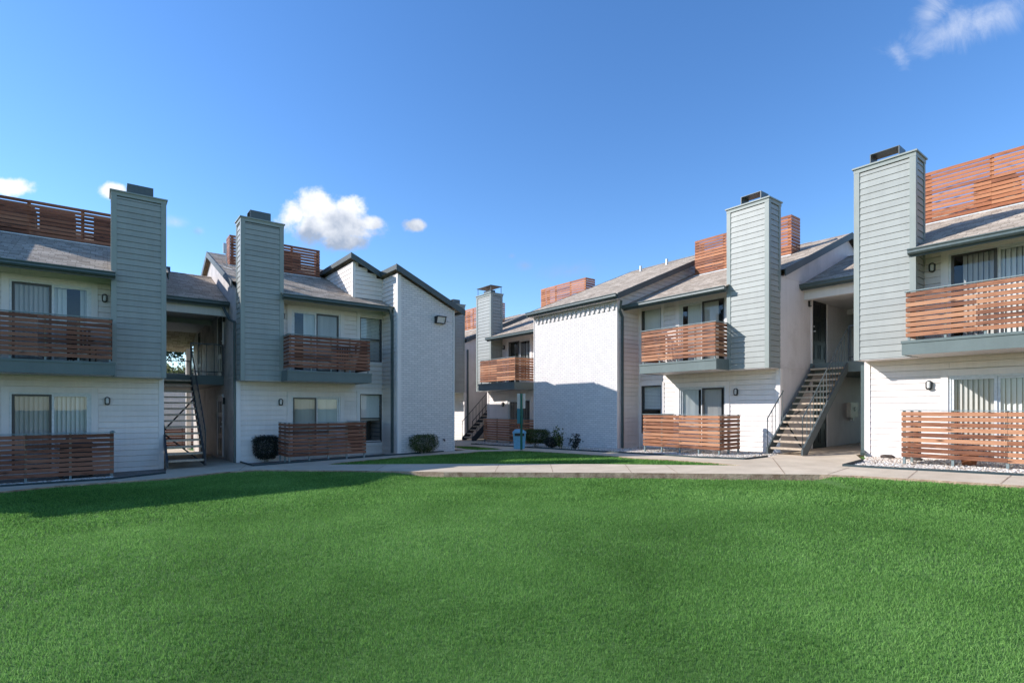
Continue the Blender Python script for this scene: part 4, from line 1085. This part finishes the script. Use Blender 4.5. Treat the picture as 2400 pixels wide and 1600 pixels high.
# ------------------------------------------------------------------ grass blades
def blades():
    lawnA = [(-14, -8)] + [(-9.0, NEAR[0][1]-.5)] + NEAR + [(11.1, -6), (11.1, -8)]
    parts = []
    # density falls with distance to where people look from; rings around the viewpoint
    def scatter(poly, x0, x1, y0, y1, dens, rmin, rmax, h, w):
        n = int((x1-x0)*(y1-y0)*dens); x = RNG.uniform(x0, x1, n); y = RNG.uniform(y0, y1, n)
        r = np.hypot(x, y); d = x*FW[0]+y*FW[1]
        k = (r >= rmin) & (r < rmax) & (d > .3) & inpoly(x, y, poly) & (np.abs(x*RT[0]+y*RT[1]) < d*1.08+3.8)
        parts.append((x[k], y[k], np.full(k.sum(), h), np.full(k.sum(), w)))
    scatter(lawnA, -6, 8, -5, 7, 15000, 0, 3.6, .027, .0028)
    scatter(lawnA, -8, 9, -5, 8, 10500, 3.6, 5.6, .030, .0038)
    scatter(lawnA, -10, 12, -6, 11, 6000, 5.6, 8.5, .031, .0052)
    scatter(lawnA, -12, 12, -7, 15, 2600, 8.5, 16, .036, .0100)
    scatter(ISL, 3, 14, 6, 20, 1500, 0, 99, .045, .016)
    scatter(BCK, 9, 14, 15, 22, 700, 0, 99, .05, .022)
    x, y, h, w = (np.concatenate([p[i] for p in parts]) for i in range(4)); n = len(x)
    h = h*RNG.uniform(.55, 1.25, n); th = RNG.uniform(0, 6.283, n); lean = RNG.uniform(.1, .9, n)*h
    la = RNG.uniform(0, 6.283, n)
    sm = lambda v: (lambda q: q*q*(3-2*q))(np.clip(v, 0, 1))
    z = zgv(x, y) - np.where(inpoly(x, y, ISL) | inpoly(x, y, BCK), .048, .055 + .075*sm((x-y+6.2)/1.4)*sm((6.5-(x-y))/.35)*np.clip((x+y-11.5)/3, 0, 1))
    dx, dy = np.cos(th)*w/2, np.sin(th)*w/2; lx, ly = np.cos(la)*lean, np.sin(la)*lean
    V = np.empty((n, 5, 3))
    V[:, 0] = np.stack([x-dx, y-dy, z], 1); V[:, 1] = np.stack([x+dx, y+dy, z], 1)
    V[:, 2] = np.stack([x+dx*.8+lx*.35, y+dy*.8+ly*.35, z+h*.6], 1); V[:, 3] = np.stack([x-dx*.8+lx*.35, y-dy*.8+ly*.35, z+h*.6], 1)
    V[:, 4] = np.stack([x+lx, y+ly, z+h*.97], 1)
    base = 5*np.arange(n)[:, None]
    F = np.concatenate([base+np.array([[0, 1, 2]]), base+np.array([[0, 2, 3]]), base+np.array([[3, 2, 4]])], 1).reshape(-1, 3)
    o = big_mesh('grass', V.reshape(-1, 3), F, np.repeat(RNG.random(n), 3), M['blade'])
    tag(o, 'short mown green grass of the lawn', 'grass', None, 'stuff'); print('blades', n)
blades()

# ------------------------------------------------------------------ plants
def leaves(pts, size, mat, name, parent, origin, up=.3):
    n = len(pts); P = np.array(pts); a = RNG.normal(size=(n, 3)); a /= np.linalg.norm(a, axis=1)[:, None]
    b = RNG.normal(size=(n, 3)); b -= (a*b).sum(1)[:, None]*a; b /= np.linalg.norm(b, axis=1)[:, None]
    s = (size*RNG.uniform(.6, 1.3, n))[:, None]
    V = np.empty((n, 4, 3)); V[:, 0] = P; V[:, 1] = P+a*s*.5+b*s*.28; V[:, 2] = P+a*s; V[:, 3] = P+a*s*.5-b*s*.28
    V -= np.array(origin)
    F = np.arange(n*4).reshape(n, 4)
    o = big_mesh(name, V.reshape(-1, 3), F, RNG.random(n), mat); o.parent = parent; return o
def shrub(x, y, w, d, h, n, leaf, mat, label, name='shrub', stems=9, lift=.12, boxy=4.0, rz=0.0, stemmat='stem', group='clipped shrubs along the walls'):
    z = zg(x, y)-.03; t = thing(name, (x, y, z), label, 'shrub', group)
    pts = []; ca, sa = math.cos(rz), math.sin(rz)
    while len(pts) < n:
        u = RNG.uniform(-1, 1, 3); q = (abs(u[0])**boxy+abs(u[1])**boxy+abs(u[2])**boxy)**(1/boxy)
        lump = 1+.09*math.sin(7*u[0]+3*u[2])*math.cos(6*u[1]+2)+.05*math.sin(15*u[0]+11*u[1]+9*u[2])
        if q > lump*.99 or (q < .62 and RNG.random() < .8): continue
        px_, py_ = u[0]*w/2, u[1]*d/2
        sh = 1.0 if u[2] > -.3 else 1-.35*(-.3-u[2])
        px_ *= sh; py_ *= sh
        pts.append((x+px_*ca-py_*sa, y+px_*sa+py_*ca, z+lift+(u[2]+1)/2*(h-lift)))
    leaves(pts, leaf, M[mat], 'foliage', t, (x, y, z))
    m = MB()
    for i in range(stems):
        a = random.uniform(0, 6.28); r0 = random.uniform(0, .08); r1 = random.uniform(.3, .85)
        m.tube([(x+math.cos(a)*r0, y+math.sin(a)*r0, z), (x+math.cos(a)*w*.25*r1, y+math.sin(a)*d*.25*r1, z+h*.35), (x+math.cos(a)*w*.45*r1, y+math.sin(a)*d*.45*r1, z+h*.85)], [.012, .008, .004], 5)
    m.build('stems', M[stemmat], t)
    return t
def on_ground(px, py): return gp(px, py)
x, y = on_ground(627, 1081); shrub(x, y+.15, .74, .62, .82, 8000, .036, 'leafdark', 'dark purple-green round clipped shrub at the left patio fence end', boxy=4.5, lift=.10)
x, y = on_ground(968, 1060); shrub(x, 16.08, 1.0, .55, .68, 6000, .036, 'leafgreen', 'wide clipped green shrub in front of the brick gable end', lift=.08)
x, y = on_ground(1262, 1046); shrub(x-.1, y, .75, 1.0, .70, 6500, .042, 'leafgreen', 'box-clipped green hedge behind the green post', lift=.16, rz=.4)
x, y = on_ground(1293, 1048); shrub(x, y, .55, .6, .42, 2500, .042, 'leafdark', 'low dark shrub right of the box-clipped hedge', lift=.03, boxy=2)
def sprig(x, y, h, label, n=6, leaf=.075):
    z = zg(x, y)-.03; t = thing('young_plant', (x, y, z), label, 'plant', 'young plants at the brick wall'); pts = []
    m = MB()
    for i in range(n):
        a = random.uniform(0, 6.28); l = random.uniform(.08, .26); hh = h*random.uniform(.55, 1.0)
        p = [(x, y, z), (x+math.cos(a)*l*.5, y+math.sin(a)*l*.5, z+hh*.5), (x+math.cos(a)*l, y+math.sin(a)*l, z+hh)]
        m.tube(p, [.01, .007, .003], 5)
        for k in range(60):
            f = random.uniform(.25, 1.03); q = [p[0][j]+(p[2][j]-p[0][j])*f+random.gauss(0, .045) for j in range(3)]; pts.append(tuple(q))
    m.build('stems', M['stem'], t); leaves(pts, leaf, M['leafgreen' if leaf > .07 else 'leafdark'], 'foliage', t, (x, y, z))
x, y = on_ground(1312, 1050); sprig(x, y, .78, 'tall young leafy plant at the brick wall, beside the hedge', 7, .08)
x, y = on_ground(1345, 1053); sprig(x, y, .56, 'short young plant with dark leaves, rightmost at the brick wall', 7, .069)

def tree(x, y, h, cr, label, mat='leaftree', n=9000, leaf=.13, base=None, name='tree'):
    z = zg(x, y)-.1; t = thing(name, (x, y, z), label, 'tree', 'trees behind the left block')
    m = MB(); m.smooth = True
    m.tube([(x, y, z), (x+.1, y, z+h*.25), (x+.05, y+.1, z+h*.5), (x, y, z+h*.85)], [h*.028, h*.021, h*.014, h*.004], 10)
    cl = []
    for i in range(26):
        a = random.uniform(0, 6.28); f = random.uniform(.28, 1.0); r = cr*math.sqrt(max(.08, 1-((f-.6)/.5)**2))*random.uniform(.45, 1.0)
        c = (x+math.cos(a)*r, y+math.sin(a)*r, z+h*f); cl.append((c, random.uniform(.22, .42)*cr))
        m.tube([(x+.05, y, z+h*max(.2, f-.28)), ((x+c[0])/2, (y+c[1])/2, z+h*(f-.08)), c], [h*.009, h*.005, h*.002], 5)
    m.build('trunk', M['bark'], t)
    pts = []
    for c, r in cl:
        u = RNG.normal(size=(n//26, 3)); u /= np.linalg.norm(u, axis=1)[:, None]; u *= (RNG.random((n//26, 1))**.45)*r; u[:, 2] *= .75
        pts += [tuple(q) for q in (u+np.array(c))]
    leaves(pts, leaf, M[mat], 'crown', t, (x, y, z))
tree(1.7, 41, 9.3, 3.4, 'tall dark-leaved tree seen through the left breezeway', n=20000, leaf=.22)
tree(8.0, 62, 7.3, 3.3, 'yellow-green bushy tree far behind the left breezeway, right one', 'leafyellow', 9000, .24)
tree(4.2, 63, 6.7, 3.2, 'yellow-green bushy tree far behind the left breezeway, left one', 'leafyellow', 9000, .24)
# garage and fence behind the left block
gz = zg(2, 36); tG = thing('garage', (2, 38, gz), 'low white garage seen through the left stairs', 'building')
FG = Frame(-7, 35, (1, 0), (0, -1)); m = MB(); siding(m, FG, 0, 18, gz, 1.7); m.build('siding_wall', M['siding'], tG)
m = MB(); m.box(FG, -.2, 18.2, -6, .3, 1.7, 1.95); m.build('roof', M['rake'], tG)
m = MB(); m.box(FG, 0, .1, -5.8, -.1, gz, 1.7); m.box(FG, 17.9, 18, -5.8, -.1, gz, 1.7); m.build('side_wall', M['siding'], tG)
patio_fence(Frame(.9, 31.5, (1, 0), (0, -1)), 0, 3.2, 0, 'red-brown fence seen between the treads of the left stairs', ret=(0, 0))

# ------------------------------------------------------------------ small things
# pet waste station
x, y = on_ground(1222, 1054); z = zg(x, y)-.05
t = thing('waste_station', (x, y, z), 'green post with cream signs and teal bag box in the grass', 'waste station')
m = MB(); m.box(W, x-.028, x+.028, y-.028, y+.028, z, z+2.02); m.build('post', M['bluegreen'], t)
Fs = Frame(x, y, RT, FW)
m = MB(); m.box(Fs, -.15, -.028, .03, .045, z+1.50, z+2.02); m.box(Fs, .032, .14, .03, .045, z+1.50, z+2.02); m.box(Fs, -.028, .032, .045, .055, z+1.50, z+2.02); m.build('sign_panel', M['signcream'], t)
m = MB(); m.box(Fs, -.15, .06, .03, .15, z+.97, z+1.46); m.prism([Fs.P(-.15, .03, z+1.46), Fs.P(-.15, .15, z+1.46), Fs.P(-.15, .15, z+1.50)], tuple(Vector(Fs.P(.21, 0, 0))-Vector(Fs.P(0, 0, 0)))); m.build('bag_dispenser', M['boxteal'], t)
m = MB(); m.box(Fs, -.17, -.03, .03, .15, z+.90, z+.965); m.build('rust_panel', M['boxrust'], t)
# blue bin behind
x2, y2 = x+.40, y+.62; zb2 = zg(x2, y2)-.03
Fb = Frame(x2-.0, y2, RT, FW)
t = thing('trash_bin', (x2, y2, zb2), 'light blue bin with tapered sides behind the green post', 'bin')
m = MB()
def frus(m, F, w0, d0, w1, d1, z0, z1, cs=0):
    P = F.P; a = [P(-w0, -d0, z0), P(w0, -d0, z0), P(w0, d0, z0), P(-w0, d0, z0)]; c = [P(cs-w1, -d1, z1), P(cs+w1, -d1, z1), P(cs+w1, d1, z1), P(cs-w1, d1, z1)]
    m.face(a[::-1]); m.face(c)
    for i in range(4): j = (i+1) % 4; m.face([a[i], a[j], c[j], c[i]])
frus(m, Fb, .19, .17, .235, .2, zb2, zb2+.60); m.build('body', M['bin'], t)
m = MB(); frus(m, Fb, .25, .215, .245, .21, zb2+.60, zb2+.64); frus(m, Fb, .245, .21, .12, .1, zb2+.64, zb2+.74, -.02); m.build('lid', M['bin'], t)
m = MB(); m.box(Fb, -.17, .17, -.222, -.2, zb2+.50, zb2+.595); m.build('opening', M['lampblack'], t)
# patio furniture
def patio_chair(x, y, z, rz, label):
    F = Frame(x, y, (math.cos(rz), math.sin(rz)), (-math.sin(rz), math.cos(rz)))
    t = thing('patio_chair', (x, y, z), label, 'chair', 'black patio chairs')
    for s in (-.24, .21):
        for n in (-.22, .2):
            m = MB(); m.box(F, s, s+.03, n, n+.03, z, z+(.44 if n < 0 else .44)); m.build('leg', M['patio'], t)
    m = MB(); m.box(F, -.25, .25, -.24, .24, z+.42, z+.46); m.build('seat', M['patio'], t)
    m = MB()
    for i in range(6): m.box(F, -.25+i*.088, -.20+i*.088, .2, .225, z+.46, z+.9)
    m.box(F, -.25, .25, .19, .235, z+.88, z+.93); m.build('backrest', M['patio'], t)
    m = MB(); m.box(F, -.27, -.24, -.22, .2, z+.62, z+.65); m.box(F, .24, .27, -.22, .2, z+.62, z+.65); m.build('armrest', M['patio'], t)
p = FL1.P(1.75, .45, LB+.29); patio_chair(p[0], p[1], p[2], .3, 'black chair on the upper left balcony, behind its railing')
p = FL2.P(3.2, .5, LB+.29); patio_chair(p[0], p[1], p[2], .2, 'black chair at the right end of the second left balcony')
p = FL1.P(1.85, .8, zg(0, 17)); Fgz = Frame(p[0], p[1], (1, 0), (0, 1)); t = thing('grill', p, 'covered dark grill behind the left patio fence', 'grill')
m = MB(); frus(m, Fgz, .32, .24, .30, .22, p[2]+.05, p[2]+.7); frus(m, Fgz, .40, .25, .16, .10, p[2]+.7, p[2]+.95); m.build('cover', M['cover'], t)
m = MB(); m.tube([Fgz.P(-.28, -.1, p[2]+.05), Fgz.P(-.28, .1, p[2]+.05)], .07, 12); m.tube([Fgz.P(.28, -.1, p[2]+.05), Fgz.P(.28, .1, p[2]+.05)], .07, 12); m.build('wheel', M['patio'], t)
p = FR1.P(2.25, 1.15, zg(14, 3)-.02); t = thing('flower_pot', p, 'terracotta pot behind the rightmost patio fence', 'pot')
m = MB(); m.tube([p, (p[0], p[1], p[2]+.24), (p[0], p[1], p[2]+.29)], [.11, .16, .18], 16); m.build('pot', M['pot'], t)
m = MB(); m.tube([(p[0], p[1], p[2]+.27), (p[0], p[1], p[2]+.292)], .15, 16); m.build('soil', M['rock'], t)

# ------------------------------------------------------------------ sky and sun
SUNH = Vector((0.762, -0.648)); EL = R_(29.3)
w = bpy.data.worlds.new('World'); sc.world = w; w.use_nodes = True
nt = w.node_tree; N = nt.nodes; L = nt.links; N.clear()
sky = N.new('ShaderNodeTexSky'); sky.sky_type = 'NISHITA'; sky.sun_disc = False
sky.sun_elevation = EL; sky.sun_rotation = math.atan2(-SUNH.x, -SUNH.y); sky.altitude = 200; sky.air_density = 1.0; sky.dust_density = .1; sky.ozone_density = 3.5
hs = N.new('ShaderNodeHueSaturation'); hs.inputs['Saturation'].default_value = 1.18; hs.inputs['Hue'].default_value = .505; L.new(sky.outputs[0], hs.inputs['Color'])
bg = N.new('ShaderNodeBackground'); bg.inputs[1].default_value = .135; L.new(hs.outputs[0], bg.inputs[0])
tc = N.new('ShaderNodeTexCoord')
def vdot(vec):
    n = nd(N, 'ShaderNodeVectorMath', operation='DOT_PRODUCT'); L.new(tc.outputs['Generated'], n.inputs[0]); n.inputs[1].default_value = vec; return n.outputs['Value']
def mth(op, a, b=None, c=None, clamp=False):
    n = nd(N, 'ShaderNodeMath', operation=op, use_clamp=clamp)
    for i, v in enumerate((a, b, c)):
        if v is None: continue
        if isinstance(v, (int, float)): n.inputs[i].default_value = v
        else: L.new(v, n.inputs[i])
    return n.outputs[0]
df = mth('MAXIMUM', vdot((FW[0], FW[1], 0)), .05); dr = vdot((RT[0], RT[1], 0)); dz_ = vdot((0, 0, 1))
U = mth('DIVIDE', dr, df); Vv = mth('DIVIDE', dz_, df)
cb = N.new('ShaderNodeCombineXYZ'); L.new(U, cb.inputs[0]); L.new(Vv, cb.inputs[1])
nz = nd(N, 'ShaderNodeTexNoise', i_Scale=15.0, i_Detail=14.0, i_Roughness=.66, i_Distortion=.15); L.new(cb.outputs[0], nz.inputs['Vector'])
nw = nd(N, 'ShaderNodeTexNoise', i_Scale=7.0, i_Detail=12.0, i_Roughness=.72, i_Distortion=1.2); L.new(cb.outputs[0], nw.inputs['Vector'])
def blob(px, py, rx, ry, rot=0.0):
    cu, cv = (px-1200)/FOC, (HZ-py)/FOC; ca, sa = math.cos(rot), math.sin(rot)
    a = mth('SUBTRACT', U, cu); b_ = mth('SUBTRACT', Vv, cv)
    a2 = mth('DIVIDE', mth('ADD', mth('MULTIPLY', a, ca), mth('MULTIPLY', b_, sa)), rx/FOC)
    b2 = mth('DIVIDE', mth('SUBTRACT', mth('MULTIPLY', b_, ca), mth('MULTIPLY', a, sa)), ry/FOC)
    return mth('SUBTRACT', 1.0, mth('SQRT', mth('ADD', mth('MULTIPLY', a2, a2), mth('MULTIPLY', b2, b2))))
def mx_(lst):
    o = lst[0]
    for q in lst[1:]: o = mth('MAXIMUM', o, q)
    return o
puff = mx_([blob(775, 525, 135, 72, -.08), blob(735, 490, 70, 50), blob(820, 492, 55, 42), blob(868, 522, 48, 24, .1), blob(800, 565, 80, 30), blob(690, 500, 45, 45), blob(972, 529, 34, 19), blob(25, 440, 60, 26), blob(262, 446, 48, 26)])
pm = mth('ADD', mth('MULTIPLY', puff, 1.1), mth('MULTIPLY', mth('SUBTRACT', nz.outputs['Fac'], .5), 2.0))
mr = nd(N, 'ShaderNodeMapRange', interpolation_type='SMOOTHSTEP', i_1=.02, i_2=.62); L.new(pm, mr.inputs[0])
wisp = mx_([blob(2290, 55, 330, 70, .33), blob(2105, 130, 42, 60, .6), blob(2180, 30, 90, 60, 1.0), blob(1335, 636, 130, 40, .1), blob(1350, 628, 50, 22), blob(1230, 622, 36, 24), blob(410, 520, 45, 22), blob(465, 542, 22, 14), blob(1200, 600, 16, 12)])
wm = mth('ADD', wisp, mth('MULTIPLY', mth('SUBTRACT', nw.outputs['Fac'], .5), 2.0))
mw = nd(N, 'ShaderNodeMapRange', interpolation_type='SMOOTHSTEP', i_1=.2, i_2=1.4, i_4=.45); L.new(wm, mw.inputs[0])
front = nd(N, 'ShaderNodeMath', operation='GREATER_THAN', i_1=.1); L.new(vdot((FW[0], FW[1], 0)), front.inputs[0])
mask = mth('MULTIPLY', mth('MAXIMUM', mr.outputs[0], mw.outputs[0]), front.outputs[0])
shade = nd(N, 'ShaderNodeTexNoise', i_Scale=17.0, i_Detail=6.0, i_Roughness=.55); 
off = nd(N, 'ShaderNodeVectorMath', operation='ADD'); off.inputs[1].default_value = (.015, -.02, .3); L.new(cb.outputs[0], off.inputs[0]); L.new(off.outputs[0], shade.inputs['Vector'])
hgt = mth('ADD', mth('MULTIPLY', mth('SUBTRACT', Vv, (HZ-530)/FOC), 5.0), shade.outputs['Fac'])
cr = ramp(N, [(.34, (.34, .41, .54)), (.70, (.90, .92, .96))]); L.new(hgt, cr.inputs[0])
bc = N.new('ShaderNodeBackground'); L.new(cr.outputs[0], bc.inputs[0]); bc.inputs[1].default_value = .66
ms = N.new('ShaderNodeMixShader'); L.new(mask, ms.inputs[0]); L.new(bg.outputs[0], ms.inputs[1]); L.new(bc.outputs[0], ms.inputs[2])
ow = N.new('ShaderNodeOutputWorld'); L.new(ms.outputs[0], ow.inputs[0])
sd = bpy.data.lights.new('sun', 'SUN'); sd.energy = 3.4; sd.angle = R_(.5); sd.color = (1.0, .975, .95)
so = bpy.data.objects.new('sun', sd); COL.objects.link(so); so.location = (-20, 30, 25)
dirv = Vector((SUNH.x*math.cos(EL), SUNH.y*math.cos(EL), -math.sin(EL)))
so.rotation_euler = dirv.to_track_quat('-Z', 'Y').to_euler()
sc.view_settings.view_transform = 'Standard'; sc.view_settings.look = 'None'; sc.view_settings.gamma = 1.0; sc.view_settings.use_curve_mapping = False
sc.view_settings.exposure = 0.88
# ------------------------------------------------------------------ camera
cd = bpy.data.cameras.new('camera'); cd.sensor_width = 36; cd.lens = FOC/2400*36; cd.shift_y = (HZ-800)/2400; cd.clip_end = 2000; cd.clip_start = .05
co = bpy.data.objects.new('camera', cd); COL.objects.link(co); co.location = (0, 0, 0); co.rotation_euler = (R_(90), 0, -math.atan2(FW[0], FW[1]))
sc.camera = co
sc.render.engine = 'CYCLES'
sc.cycles.max_bounces = 8; sc.cycles.transparent_max_bounces = 16
